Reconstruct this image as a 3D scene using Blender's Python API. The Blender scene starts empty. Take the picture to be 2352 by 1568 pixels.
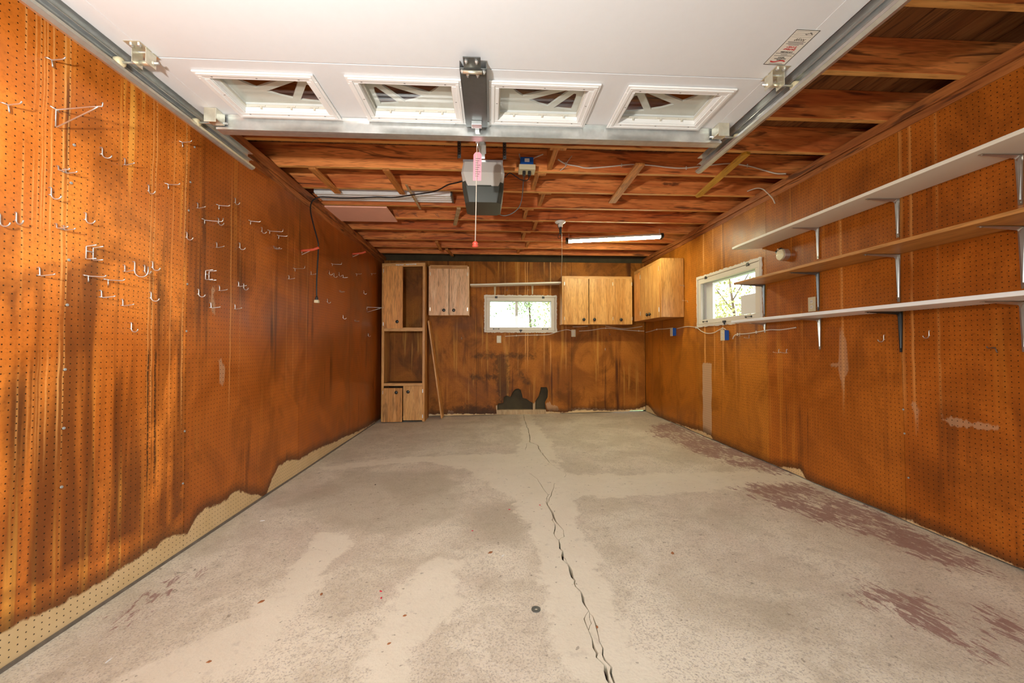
import bpy, bmesh, math, random
import numpy as np
from mathutils import Vector, Matrix
from mathutils.geometry import delaunay_2d_cdt

# ------------------------------------------------------------------ camera
S = bpy.context.scene
COL = S.collection
cam_d = bpy.data.cameras.new('camera')
cam = bpy.data.objects.new('camera', cam_d)
COL.objects.link(cam)
cam_d.sensor_width = 36.0
cam_d.lens = 918.0 / 2352.0 * 36.0
cam_d.shift_y = -0.0046
cam_d.clip_start = 0.02
cam_d.clip_end = 200
cam.location = (0, 0, 1.10)
cam.rotation_euler = (math.pi / 2 + math.radians(1.3), 0, -math.atan(48 / 918.0))
S.camera = cam

# ------------------------------------------------------------------ world, light, exposure
W = bpy.data.worlds.new('overcast_sky')
S.world = W
W.use_nodes = True
wn = W.node_tree.nodes
wbg = wn['Background']
wbg.inputs[0].default_value = (0.90, 0.95, 1.0, 1)
wbg.inputs[1].default_value = 3.0

def add_light(name, kind, loc, energy, color, **kw):
    d = bpy.data.lights.new(name, kind)
    d.energy = energy
    d.color = color
    for k, v in kw.items():
        setattr(d, k, v)
    o = bpy.data.objects.new(name, d)
    COL.objects.link(o)
    o.location = loc
    return o

# the photographer's flash beside the tripod (it throws the hook shadows)
flash = add_light('camera_flash', 'SPOT', (-0.72, 0.05, 1.52), 108, (1.0, 0.975, 0.94), shadow_soft_size=0.04, spot_size=math.radians(174), spot_blend=0.9)
flash.rotation_euler = Vector((0.10, 0.86, 0.50)).to_track_quat('-Z', 'Y').to_euler()

S.view_settings.view_transform = 'Standard'
S.view_settings.look = 'None'
S.view_settings.exposure = 0.9
S.view_settings.gamma = 1.0
S.view_settings.use_curve_mapping = False
S.cycles.use_denoising = True
S.cycles.max_bounces = 6
S.cycles.diffuse_bounces = 4
S.cycles.glossy_bounces = 2
S.cycles.use_adaptive_sampling = True
S.cycles.adaptive_threshold = 0.1
S.cycles.sample_clamp_indirect = 6.0

random.seed(7)
rng = np.random.default_rng(11)

# ------------------------------------------------------------------ room measures (metres)
XL, XR, YB, YF = -1.676, 2.487, 6.34, -0.85
def fz(x):
    return 0.005 + 0.0145 * x
JZ = 2.51            # underside of the ceiling joists
DZ = 2.32            # underside of the raised garage door

# measured shapes in metres (wall: along, height; floor: x, y)
HOOKS_L=[('J',1.788,1.949),('J',1.595,1.699),('J',2.025,1.882),('J',1.488,1.567),('J',1.44,1.547),('J',1.727,1.646),('J',2.274,1.722),('J',2.012,1.487),('J',2.056,1.513),('J',2.05,1.361),('J',1.947,1.205),('J',2.684,2.062),('J',2.526,1.88),('J',2.989,1.961),('J',2.736,1.781),('J',2.785,1.518),('J',2.369,1.421),('J',4.205,1.873),('J',4.331,1.869),('J',4.476,1.905),('J',5.336,1.821),('J',4.169,1.576),('J',4.604,1.444),('J',5.536,1.266),('L',1.896,1.952),('L',1.563,1.387),('L',1.907,1.466),('L',1.799,1.335),('L',1.9,1.309),('L',2.351,1.911),('L',2.514,1.726),('L',2.544,1.467),('L',2.729,1.521),('L',2.47,1.354),('L',2.697,1.367),('L',3.385,1.679),('L',3.789,1.787),('L',4.593,1.897),('T',1.585,2.186),('T',1.454,1.933),('T',2.228,2.2),('T',2.139,1.935),('T',1.74,1.39),('T',1.826,1.388),('T',2.524,1.962),('T',2.847,1.967),('T',3.215,1.966),('T',5.042,1.993),('T',5.672,2.112),('K',2.404,1.833),('K',3.086,1.966),('K',3.485,1.757),('K',4.282,1.961),('D',1.619,1.793),('D',1.618,1.568),('D',3.155,1.865),('D',4.494,1.71),('D',4.994,1.415),('Q',1.732,1.512),('Q',2.422,1.541),('U',1.956,1.492),('A',1.606,2.007),('A',5.47,1.622)]
HOOKS_R=[('J',2.402,1.166),('J',2.14,1.184),('T',1.844,1.091),('T',5.011,1.88),('T',4.924,1.673),('L',3.238,1.067),('L',3.33,1.066),('L',3.723,1.201),('L',3.871,1.226)]
HOOKS_B=[('L',1.831,1.058),('L',1.904,1.303),('L',-0.467,1.231),('L',0.255,2.001),('L',0.589,2.003)]
BLEACH_L=[[1.318,0.113], [1.479,0.109], [1.556,0.108], [1.627,0.1], [1.74,0.083], [1.89,0.079], [2.046,0.094], [2.121,0.099], [2.153,0.109], [2.292,0.071], [2.33,0.058], [2.404,0.132], [2.456,0.141], [2.569,0.127], [2.65,0.117], [2.772,0.139], [2.93,0.055], [3.106,-0.026], [3.164,0.051], [3.274,0.15], [3.409,0.153], [3.572,0.117], [3.636,0.096], [3.895,0.108], [4.308,0.069], [4.82,0.045], [5.475,0.004], [6.146,-0.009]]
BLEACH_R=[[6.321,0.149], [6.18,0.143], [6.046,0.083], [5.854,0.044], [5.587,0.041], [5.192,0.057], [4.847,0.071], [4.622,0.092], [4.434,0.083], [4.364,0.04], [3.895,0.03], [3.493,0.028], [3.107,0.107], [3.064,0.045], [2.859,0.04], [2.519,0.041], [2.35,0.043], [2.248,0.061], [2.22,0.053], [2.09,0.059], [1.881,0.05], [1.764,0.047]]
HOLE_B=[[0.077,0.151], [0.125,0.192], [0.194,0.198], [0.2,0.288], [0.249,0.315], [0.304,0.294], [0.345,0.369], [0.373,0.41], [0.428,0.424], [0.47,0.403], [0.491,0.334], [0.504,0.272], [0.567,0.258], [0.608,0.223], [0.65,0.202], [0.684,0.181], [0.719,0.25], [0.754,0.298], [0.782,0.394], [0.789,0.442], [0.887,0.442], [0.907,0.386], [0.9,0.283], [0.872,0.235], [0.858,0.2], [0.886,0.104], [0.775,0.101], [0.428,0.104], [0.097,0.11]]
STAIN_L=[[1.383,1.247], [1.527,1.342], [1.707,1.443], [1.816,1.504], [1.942,1.503], [2.036,1.502], [2.051,1.43], [2.13,1.41], [2.167,1.37], [2.191,1.178], [2.268,1.086], [2.302,0.179], [2.174,0.155], [1.973,0.216], [1.772,0.203], [1.61,0.208], [1.407,0.244]]
PALE_L=[[[2.461,1.434], [2.49,1.446], [2.516,1.349], [2.521,1.291], [2.49,1.294], [2.47,1.37]], [[2.555,1.03], [2.595,1.013], [2.621,0.946], [2.607,0.838], [2.578,0.868], [2.568,0.963]], [[2.472,1.448], [2.524,1.462], [2.517,1.434], [2.476,1.42]]]
PALE_R=[[[4.605,0.899], [4.399,0.908], [4.407,0.089], [4.593,0.088]], [[2.74,1.253], [2.715,1.236], [2.672,1.112], [2.673,0.93], [2.702,0.866], [2.711,0.589], [2.729,0.586], [2.731,0.833], [2.758,0.924], [2.74,1.081]], [[1.747,1.943], [1.726,1.923], [1.731,1.699], [1.74,1.578], [1.755,1.293], [1.759,1.417], [1.756,1.666]], [[2.831,0.978], [2.742,0.969], [2.736,0.938], [2.817,0.946]], [[2.119,0.72], [1.956,0.707], [1.832,0.716], [1.85,0.68], [2.056,0.665]], [[2.282,0.81], [2.21,0.743], [2.224,0.525], [2.243,0.546], [2.244,0.699]]]
PALE_B=[[[0.9,0.09], [0.858,0.187], [0.928,0.214], [0.97,0.144], [1.012,0.165], [1.074,0.109], [1.081,0.068], [0.9,0.069]], [[1.277,0.066], [1.277,0.1], [1.474,0.113], [1.755,0.09], [2.18,0.079], [2.394,0.098], [2.48,0.119], [2.48,0.049]], [[-0.708,0.021], [-0.667,0.089], [-0.586,0.075], [-0.545,0.034]]]
DARK_B=[[[-0.295,0.969], [-0.055,0.99], [0.255,0.976], [0.706,0.975], [0.72,0.906], [0.255,0.9], [0.221,0.714], [0.083,0.714], [0.048,0.907], [-0.295,0.921]], [[-0.328,0.633], [0.014,0.646], [0.221,0.604], [-0.054,0.564], [-0.328,0.592]], [[-0.701,0.089], [-0.464,0.169], [0.104,0.137], [0.104,0.014], [-0.531,0.006]], [[0.097,0.886], [0.255,0.886], [0.304,0.507], [0.256,0.198], [0.152,0.199], [0.07,0.508]], [[0.428,0.713], [0.498,0.713], [0.602,0.505], [0.532,0.471]]]
CRACKS=[(0.01,[[0.516,6.535], [0.489,5.684], [0.48,5.064], [0.442,4.532], [0.512,4.404], [0.504,4.167], [0.534,3.888], [0.546,3.713]]),(0.004,[[0.442,4.532], [0.393,4.457], [0.364,4.182]]),(0.003,[[0.546,3.713], [0.603,3.499], [0.638,3.399], [0.605,3.301]]),(0.006,[[0.327,3.454], [0.38,3.279], [0.397,3.068], [0.415,2.932], [0.389,2.772]]),(0.005,[[0.501,3.174], [0.447,2.963], [0.404,2.81], [0.387,2.757]]),(0.012,[[0.383,2.819], [0.387,2.757], [0.401,2.619], [0.403,2.483], [0.428,2.37]]),(0.005,[[0.428,2.37], [0.416,2.29], [0.381,2.246]]),(0.005,[[0.402,2.599], [0.39,2.509], [0.368,2.336], [0.379,2.237]]),(0.013,[[0.381,2.262], [0.372,2.165], [0.372,2.089], [0.381,2.001], [0.39,1.888], [0.381,1.837]]),(0.005,[[0.375,2.102], [0.383,2.062], [0.382,1.985]]),(0.011,[[0.384,1.86], [0.394,1.774], [0.396,1.711], [0.402,1.651]]),(0.005,[[0.402,1.651], [0.368,1.606], [0.374,1.54]]),(0.004,[[0.404,1.646], [0.395,1.579], [0.375,1.54]]),(0.01,[[0.374,1.545], [0.371,1.459], [0.38,1.406], [0.382,1.343], [0.383,1.28], [0.377,1.19]]),(0.005,[[0.403,1.657], [0.411,1.616], [0.405,1.533], [0.399,1.475]]),(0.009,[[0.4,1.479], [0.399,1.413], [0.404,1.365], [0.404,1.305], [0.403,1.188]]),(0.003,[[0.501,3.174], [0.628,3.162], [0.788,3.107], [1.007,3.039], [1.468,3.073], [1.906,3.102], [2.162,3.216]]),(0.0025,[[-1.352,3.784], [-1.021,3.873], [-0.533,3.895]])]
PATCH=[[[-1.557,3.804], [-0.978,4.03], [-0.209,4.075], [0.232,4.094], [0.399,4.359], [0.551,3.979], [0.638,3.399], [1.065,3.323], [1.735,3.315], [2.127,3.335], [2.526,3.203], [2.521,3.053], [2.341,2.971], [1.507,2.883], [0.908,2.836], [0.635,2.878], [0.235,3.001], [-0.097,3.272], [-0.181,3.54], [-0.525,3.836], [-0.934,3.85], [-1.433,3.688]], [[-0.137,3.384], [0.041,3.064], [0.161,2.839], [0.195,2.489], [0.24,2.167], [0.229,1.886], [0.221,1.67], [0.227,1.477], [0.221,1.259], [0.53,1.238], [0.526,1.545], [0.531,1.973], [0.555,2.458], [0.621,2.965], [0.242,3.092]], [[0.448,6.631], [0.626,6.606], [0.637,5.22], [0.674,4.61], [0.662,3.743], [0.227,4.013], [0.382,4.869]], [[-0.996,2.445], [-0.755,2.441], [-0.74,2.294], [-0.816,2.141], [-0.78,1.929], [-0.788,1.746], [-0.775,1.593], [-0.803,1.469], [-0.883,1.368], [-1.269,1.395], [-1.145,1.575], [-1.004,1.708], [-0.969,1.944], [-0.995,2.221]], [[-0.309,2.113], [-0.15,2.088], [-0.148,1.915], [-0.124,1.724], [-0.233,1.601], [-0.291,1.472], [-0.296,1.295], [-0.446,1.305], [-0.451,1.547], [-0.427,1.776], [-0.374,1.933]]]
REDP=[[[2.122,5.233], [2.507,5.425], [2.519,4.91], [2.486,4.362], [2.545,3.847], [2.559,3.245], [2.351,3.22], [2.165,3.455], [2.086,3.817], [2.036,4.254], [1.926,4.688]], [[1.83,2.925], [2.114,2.992], [2.406,2.964], [2.454,2.712], [2.451,2.453], [2.469,2.055], [2.319,1.724], [2.207,1.803], [2.15,2.057], [2.028,2.274], [1.907,2.535]], [[1.955,1.554], [2.043,1.521], [2.031,1.435], [1.916,1.355], [1.874,1.423]], [[-1.51,1.745], [-1.534,1.97], [-1.508,2.095], [-1.473,2.062], [-1.446,1.883], [-1.455,1.741]], [[1.716,1.705], [1.809,1.607], [1.774,1.454], [1.727,1.29], [1.619,1.398], [1.578,1.569]]]
DARKF=[[[-0.052,2.781], [0.191,2.837], [0.256,2.424], [0.17,2.172], [-0.018,2.235], [-0.155,2.519]], [[-1.274,3.673], [-0.414,3.587], [-0.235,3.234], [-0.192,2.651], [-0.562,2.329], [-1.059,2.596], [-1.486,2.909]], [[1.501,2.643], [1.522,2.437], [1.558,2.286], [1.459,2.294], [1.443,2.444]], [[1.072,1.692], [1.217,1.652], [1.204,1.496], [1.073,1.505]]]
LEAVES=[(-0.753,1.846,0),(-0.922,3.269,1),(-0.493,1.848,2),(-0.478,1.8,2),(-0.003,2.145,3),(-0.35,1.675,0),(-0.375,1.524,0),(0.335,2.747,2),(0.411,1.554,0),(-1.351,1.514,4),(-1.455,2.655,4),(0.123,2.692,2),(0.063,2.109,4),(0.947,2.064,3),(-0.994,1.812,3),(-0.988,1.482,0),(-0.109,2.404,2)]
WASHER=[0.187,1.673]
SCREWS_L=[[1.671,1.75], [1.67,1.441], [1.668,1.262], [1.666,1.007], [1.667,0.777], [1.664,0.549], [1.679,1.907], [2.326,2.223], [2.299,2.012], [2.29,1.85], [2.29,1.441], [2.29,1.181], [2.291,0.633], [2.285,0.351]]
SCREWS_R=[[2.296,0.716], [2.292,0.573], [2.275,0.314]]
for p_ in HOLE_B:
    if p_[1] < .12: p_[1] = -.05

# ------------------------------------------------------------------ helpers
def tag(o, label=None, cat=None, group=None, kind=None):
    if label: o['label'] = label
    if cat: o['category'] = cat
    if group: o['group'] = group
    if kind: o['kind'] = kind
    return o

def empty(name, loc=(0, 0, 0), label=None, cat=None, group=None, kind=None):
    o = bpy.data.objects.new(name, None)
    COL.objects.link(o)
    o.location = loc
    o.empty_display_size = 0.1
    return tag(o, label, cat, group, kind)

def wloc(o):
    v = Vector((0, 0, 0))
    while o is not None:
        v += o.location
        o = o.parent
    return v

class MB:
    """collects simple solids, then links them as one mesh object"""
    def __init__(s):
        s.v = []; s.f = []
    def add(s, vs, fs):
        n = len(s.v)
        s.v += [tuple(p) for p in vs]
        s.f += [tuple(i + n for i in f) for f in fs]
        return s
    def box(s, x0, x1, y0, y1, z0, z1):
        return s.add([(x0,y0,z0),(x1,y0,z0),(x1,y1,z0),(x0,y1,z0),(x0,y0,z1),(x1,y0,z1),(x1,y1,z1),(x0,y1,z1)],
                     [(0,3,2,1),(4,5,6,7),(0,1,5,4),(1,2,6,5),(2,3,7,6),(3,0,4,7)])
    def obox(s, c, ax, ay, az):
        """box from centre and three half-axis vectors"""
        c, ax, ay, az = Vector(c), Vector(ax), Vector(ay), Vector(az)
        P = [c + ax*i + ay*j + az*k for k in (-1,1) for j in (-1,1) for i in (-1,1)]
        return s.add(P, [(0,2,3,1),(4,5,7,6),(0,1,5,4),(1,3,7,5),(3,2,6,7),(2,0,4,6)])
    def bar(s, p0, p1, w, h, up=(0,0,1)):
        p0, p1 = Vector(p0), Vector(p1)
        d = (p1 - p0)
        t = d.normalized()
        side = t.cross(Vector(up))
        if side.length < 1e-4: side = t.cross(Vector((1,0,0)))
        side.normalize()
        u = side.cross(t)
        return s.obox((p0+p1)/2, d/2, side*w/2, u*h/2)
    def tube(s, pts, r, seg=6, cap=True):
        P = [Vector(p) for p in pts]
        n = len(P)
        ref = None
        rings = []
        for i in range(n):
            t = (P[min(i+1,n-1)] - P[max(i-1,0)]).normalized()
            if ref is None:
                ref = Vector((0,0,1)) if abs(t.z) < 0.9 else Vector((1,0,0))
            a = t.cross(ref)
            if a.length < 1e-5: a = t.orthogonal()
            a.normalize()
            b = t.cross(a).normalized()
            ref = -b if b.length else ref
            ref = a.cross(t)
            rr = r[i] if isinstance(r, (list, tuple)) else r
            rings.append([P[i] + (a*math.cos(2*math.pi*k/seg) + b*math.sin(2*math.pi*k/seg))*rr for k in range(seg)])
        vs = [p for ring in rings for p in ring]
        fs = []
        for i in range(n-1):
            for k in range(seg):
                fs.append((i*seg+k, i*seg+(k+1)%seg, (i+1)*seg+(k+1)%seg, (i+1)*seg+k))
        if cap:
            fs.append(tuple(range(seg-1,-1,-1)))
            fs.append(tuple((n-1)*seg+k for k in range(seg)))
        return s.add(vs, fs)
    def lathe(s, c, axis, prof, seg=16):
        """prof: (radius, distance along axis)"""
        axis = Vector(axis).normalized()
        a = axis.orthogonal().normalized(); b = axis.cross(a)
        c = Vector(c)
        vs = []; fs = []
        for (r, h) in prof:
            for k in range(seg):
                t = 2*math.pi*k/seg
                vs.append(c + axis*h + (a*math.cos(t) + b*math.sin(t))*r)
        for i in range(len(prof)-1):
            for k in range(seg):
                fs.append((i*seg+k, i*seg+(k+1)%seg, (i+1)*seg+(k+1)%seg, (i+1)*seg+k))
        fs.append(tuple(range(seg-1,-1,-1)))
        fs.append(tuple((len(prof)-1)*seg+k for k in range(seg)))
        return s.add(vs, fs)
    def prism(s, poly, fn, t0, t1):
        """poly in 2D, fn(a,b,t)->3D"""
        n = len(poly)
        vs = [fn(a,b,t0) for a,b in poly] + [fn(a,b,t1) for a,b in poly]
        fs = [tuple(range(n-1,-1,-1)), tuple(range(n,2*n))]
        fs += [(i, (i+1)%n, n+(i+1)%n, n+i) for i in range(n)]
        return s.add(vs, fs)
    def loft(s, secs):
        n = len(secs[0])
        vs = [p for sec in secs for p in sec]
        fs = [tuple(range(n-1,-1,-1)), tuple((len(secs)-1)*n+k for k in range(n))]
        for i in range(len(secs)-1):
            for k in range(n):
                fs.append((i*n+k, i*n+(k+1)%n, (i+1)*n+(k+1)%n, (i+1)*n+k))
        return s.add(vs, fs)
    def plate(s, x0, x1, y0, y1, z0, z1, holes, ax='xyz'):
        """slab with rectangular holes (a0,a1,b0,b1) in its first two axes, made of strips"""
        ys = sorted({y0, y1} | {h[2] for h in holes} | {h[3] for h in holes})
        for ya, yb in zip(ys, ys[1:]):
            ym = (ya+yb)/2
            cut = sorted((h[0], h[1]) for h in holes if h[2] < ym < h[3])
            xa = x0
            for c0, c1 in cut + [(x1, x1)]:
                if c0 > xa + 1e-6:
                    n = len(s.v)
                    s.box(xa, c0, ya, yb, z0, z1)
                    if ax != 'xyz':
                        for i in range(n, len(s.v)):
                            q = dict(zip(ax, s.v[i]))
                            s.v[i] = (q['x'], q['y'], q['z'])
                xa = c1
        return s
    def build(s, name, mat, parent=None, smooth=False, bevel=0.0, loc=None):
        me = bpy.data.meshes.new(name)
        off = wloc(parent) if parent is not None else Vector(loc or (0,0,0))
        me.from_pydata([Vector(p) - off for p in s.v], [], s.f)
        me.materials.append(mat)
        bm = bmesh.new(); bm.from_mesh(me)
        bmesh.ops.recalc_face_normals(bm, faces=bm.faces)
        bm.to_mesh(me); bm.free()
        if smooth:
            for p in me.polygons: p.use_smooth = True
        o = bpy.data.objects.new(name, me)
        COL.objects.link(o)
        if parent is not None: o.parent = parent
        elif loc: o.location = loc
        if bevel:
            m = o.modifiers.new('edge', 'BEVEL'); m.width = bevel; m.segments = 2; m.limit_method = 'ANGLE'
        return o

def B(*a):
    return MB().box(*a)

def clone(root, loc=None, rotz=None, label=None, group=None):
    c = root.copy(); COL.objects.link(c)
    if loc is not None: c.location = loc
    if rotz is not None: c.rotation_euler = (0, 0, rotz)
    if label: c['label'] = label
    if group: c['group'] = group
    for ch in root.children:
        k = ch.copy(); COL.objects.link(k); k.parent = c
        for g in ch.children:
            q = g.copy(); COL.objects.link(q); q.parent = k
    return c

def inpoly(P, poly):
    """vectorised point in polygon"""
    x, y = P[:,0], P[:,1]
    ins = np.zeros(len(P), bool)
    n = len(poly)
    for i in range(n):
        x0, y0 = poly[i]; x1, y1 = poly[(i+1) % n]
        if y0 == y1: continue
        c = ((y0 > y) != (y1 > y)) & (x < (x1-x0)*(y-y0)/(y1-y0) + x0)
        ins ^= c
    return ins

def sdf(P, polys, far=-0.4):
    """signed distance, positive inside the union of polygons"""
    best = np.full(len(P), -9.0)
    for poly in polys:
        d = np.full(len(P), 9.0)
        n = len(poly)
        for i in range(n):
            a = np.array(poly[i]); b = np.array(poly[(i+1) % n])
            ab = b-a
            t = np.clip(((P-a)@ab)/max(ab@ab, 1e-9), 0, 1)
            d = np.minimum(d, np.linalg.norm(P-(a+t[:,None]*ab), axis=1))
        best = np.maximum(best, np.where(inpoly(P, poly), d, -d))
    return np.maximum(best, far)

def cdt_sheet(outer, holes, step, extra=()):
    """triangulated sheet with an outer ring, holes and an even field of inner points"""
    us = [p[0] for p in outer]; vs = [p[1] for p in outer]
    pts = []; edges = []
    for ring in [outer] + list(holes):
        n0 = len(pts)
        m = 0
        for i in range(len(ring)):
            a = np.array(ring[i], float); b = np.array(ring[(i+1) % len(ring)], float)
            k = max(1, int(np.linalg.norm(b-a)/step))
            for j in range(k):
                pts.append(tuple(a+(b-a)*j/k)); m += 1
        edges += [(n0+i, n0+(i+1) % m) for i in range(m)]
    gu = np.arange(min(us)+step*.5, max(us), step); gv = np.arange(min(vs)+step*.5, max(vs), step)
    G = np.array([(u, v) for u in gu for v in gv])
    keep = inpoly(G, outer)
    for h in holes: keep &= ~inpoly(G, h)
    pts += [tuple(p) for p in G[keep]]
    res = delaunay_2d_cdt([Vector(p) for p in pts], edges, [], 0, 1e-5)
    V = np.array([(p.x, p.y) for p in res[0]])
    F = np.array([tuple(f) for f in res[2]])
    C = V[F].mean(axis=1)
    ok = inpoly(C, outer)
    for h in holes: ok &= ~inpoly(C, h)
    return V, F[ok]

def sheet_obj(name, P3, F, mat, parent, attrs):
    me = bpy.data.meshes.new(name)
    off = wloc(parent) if parent else Vector((0,0,0))
    me.from_pydata([tuple(Vector(p)-off) for p in P3], [], [tuple(int(i) for i in f) for f in F])
    me.materials.append(mat)
    for k, a in attrs.items():
        at = me.attributes.new(k, 'FLOAT', 'POINT')
        buf = np.zeros(len(me.vertices), np.float32); buf[:len(a)] = a
        at.data.foreach_set('value', buf)
    o = bpy.data.objects.new(name, me); COL.objects.link(o)
    if parent: o.parent = parent
    return o

# ------------------------------------------------------------------ material nodes
class NT:
    def __init__(s, name):
        s.m = bpy.data.materials.new(name); s.m.use_nodes = True
        s.t = s.m.node_tree; s.t.nodes.clear()
        s._p = None
    def n(s, t, **kw):
        nd = s.t.nodes.new(t)
        for k, v in kw.items(): setattr(nd, k, v)
        return nd
    def put(s, sock, v):
        if v is None: return
        if hasattr(v, 'is_output'): s.t.links.new(v, sock)
        elif isinstance(v, (tuple, list)) and len(v) == 3 and sock.type == 'RGBA': sock.default_value = (*v, 1)
        else: sock.default_value = v
    def math(s, op, a, b=None, c=None, clamp=False):
        nd = s.n('ShaderNodeMath', operation=op, use_clamp=clamp)
        for i, v in enumerate((a, b, c)): s.put(nd.inputs[i], v)
        return nd.outputs[0]
    def mul(s, a, b): return s.math('MULTIPLY', a, b)
    def add(s, a, b): return s.math('ADD', a, b)
    def mix(s, f, a, b, mode='MIX'):
        nd = s.n('ShaderNodeMix', data_type='RGBA', blend_type=mode)
        s.put(nd.inputs[0], f); s.put(nd.inputs[6], a); s.put(nd.inputs[7], b)
        return nd.outputs[2]
    def vec(s, x, y, z=0.0):
        nd = s.n('ShaderNodeCombineXYZ')
        for i, v in enumerate((x, y, z)): s.put(nd.inputs[i], v)
        return nd.outputs[0]
    def pos(s):
        if s._p is None:
            g = s.n('ShaderNodeNewGeometry'); x = s.n('ShaderNodeSeparateXYZ')
            s.t.links.new(g.outputs['Position'], x.inputs[0]); s._p = (x.outputs[0], x.outputs[1], x.outputs[2], g.outputs['Position'])
        return s._p
    def rand(s):
        return s.n('ShaderNodeObjectInfo').outputs['Random']
    def noise(s, vec, scale, detail=3.0, rough=0.55, dist=0.0):
        nd = s.n('ShaderNodeTexNoise')
        s.put(nd.inputs['Vector'], vec); nd.inputs['Scale'].default_value = scale
        nd.inputs['Detail'].default_value = detail; nd.inputs['Roughness'].default_value = rough
        nd.inputs['Distortion'].default_value = dist
        return nd.outputs[0]
    def sm(s, x, a, b, lo=0.0, hi=1.0):
        nd = s.n('ShaderNodeMapRange', interpolation_type='SMOOTHSTEP')
        s.put(nd.inputs[0], x)
        nd.inputs[1].default_value = a; nd.inputs[2].default_value = b; nd.inputs[3].default_value = lo; nd.inputs[4].default_value = hi
        return nd.outputs[0]
    def ramp(s, f, stops):
        nd = s.n('ShaderNodeValToRGB'); e = nd.color_ramp.elements
        while len(e) < len(stops): e.new(0.5)
        for el, (p, c) in zip(e, stops):
            el.position = p; el.color = (*c, 1) if isinstance(c, tuple) else (c, c, c, 1)
        s.put(nd.inputs[0], f)
        return nd.outputs[0]
    def attr(s, name):
        return s.n('ShaderNodeAttribute', attribute_name=name).outputs['Fac']
    def bump(s, h, strength, dist, normal=None):
        nd = s.n('ShaderNodeBump'); s.put(nd.inputs['Height'], h)
        nd.inputs['Strength'].default_value = strength; nd.inputs['Distance'].default_value = dist
        if normal is not None: s.put(nd.inputs['Normal'], normal)
        return nd.outputs[0]
    def done(s, color, rough=0.5, metal=0.0, normal=None, spec=0.5, emit=None, estr=0.0, **kw):
        b = s.n('ShaderNodeBsdfPrincipled'); o = s.n('ShaderNodeOutputMaterial')
        s.put(b.inputs['Base Color'], color); s.put(b.inputs['Roughness'], rough); s.put(b.inputs['Metallic'], metal)
        s.put(b.inputs['Specular IOR Level'], spec)
        if normal is not None: s.put(b.inputs['Normal'], normal)
        if emit is not None:
            s.put(b.inputs['Emission Color'], emit); b.inputs['Emission Strength'].default_value = estr
        s.t.links.new(b.outputs[0], o.inputs[0])
        return s.m

def plain(name, c, rough=0.5, metal=0.0, var=0.12, scale=9.0, spec=0.5, bump=0.0):
    g = NT(name); p = g.pos()[3]
    f = g.noise(p, scale, 2)
    col = g.mix(f, tuple(x*(1-var) for x in c), tuple(min(1, x*(1+var)) for x in c))
    nrm = g.bump(g.noise(p, scale*6, 3), bump, 0.002) if bump else None
    return g.done(col, rough, metal, nrm, spec)

def wood(name, axis, c_lo, c_hi, c_dark=None, rough=0.55, fine=70.0, dark_amt=0.5, spec=0.4, bump=0.12):
    """grain runs along axis ('x','y','z'); dark streaks and knots are the timber's own"""
    g = NT(name); x, y, z, P = g.pos()
    r = g.mul(g.rand(), 37.0)
    k = {'x': (0.10, 1.0, 1.0), 'y': (1.0, 0.10, 1.0), 'z': (1.0, 1.0, 0.10)}[axis]
    v = g.vec(g.add(g.mul(x, k[0]), r), g.add(g.mul(y, k[1]), r), g.add(g.mul(z, k[2]), r))
    big = g.noise(v, 7.0, 3, 0.6, 1.2)
    fin = g.noise(v, fine, 2, 0.6, 0.4)
    col = g.mix(g.sm(big, .3, .72), c_lo, c_hi)
    col = g.mix(g.mul(g.sm(fin, .46, .68), 0.55), col, tuple(c*.55 for c in c_lo))
    if c_dark:
        st = g.sm(g.noise(v, 10.0, 3, 0.68, 2.2), .53, .66)
        col = g.mix(g.mul(st, dark_amt), col, c_dark)
    return g.done(col, rough, 0.0, None, spec)

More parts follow.
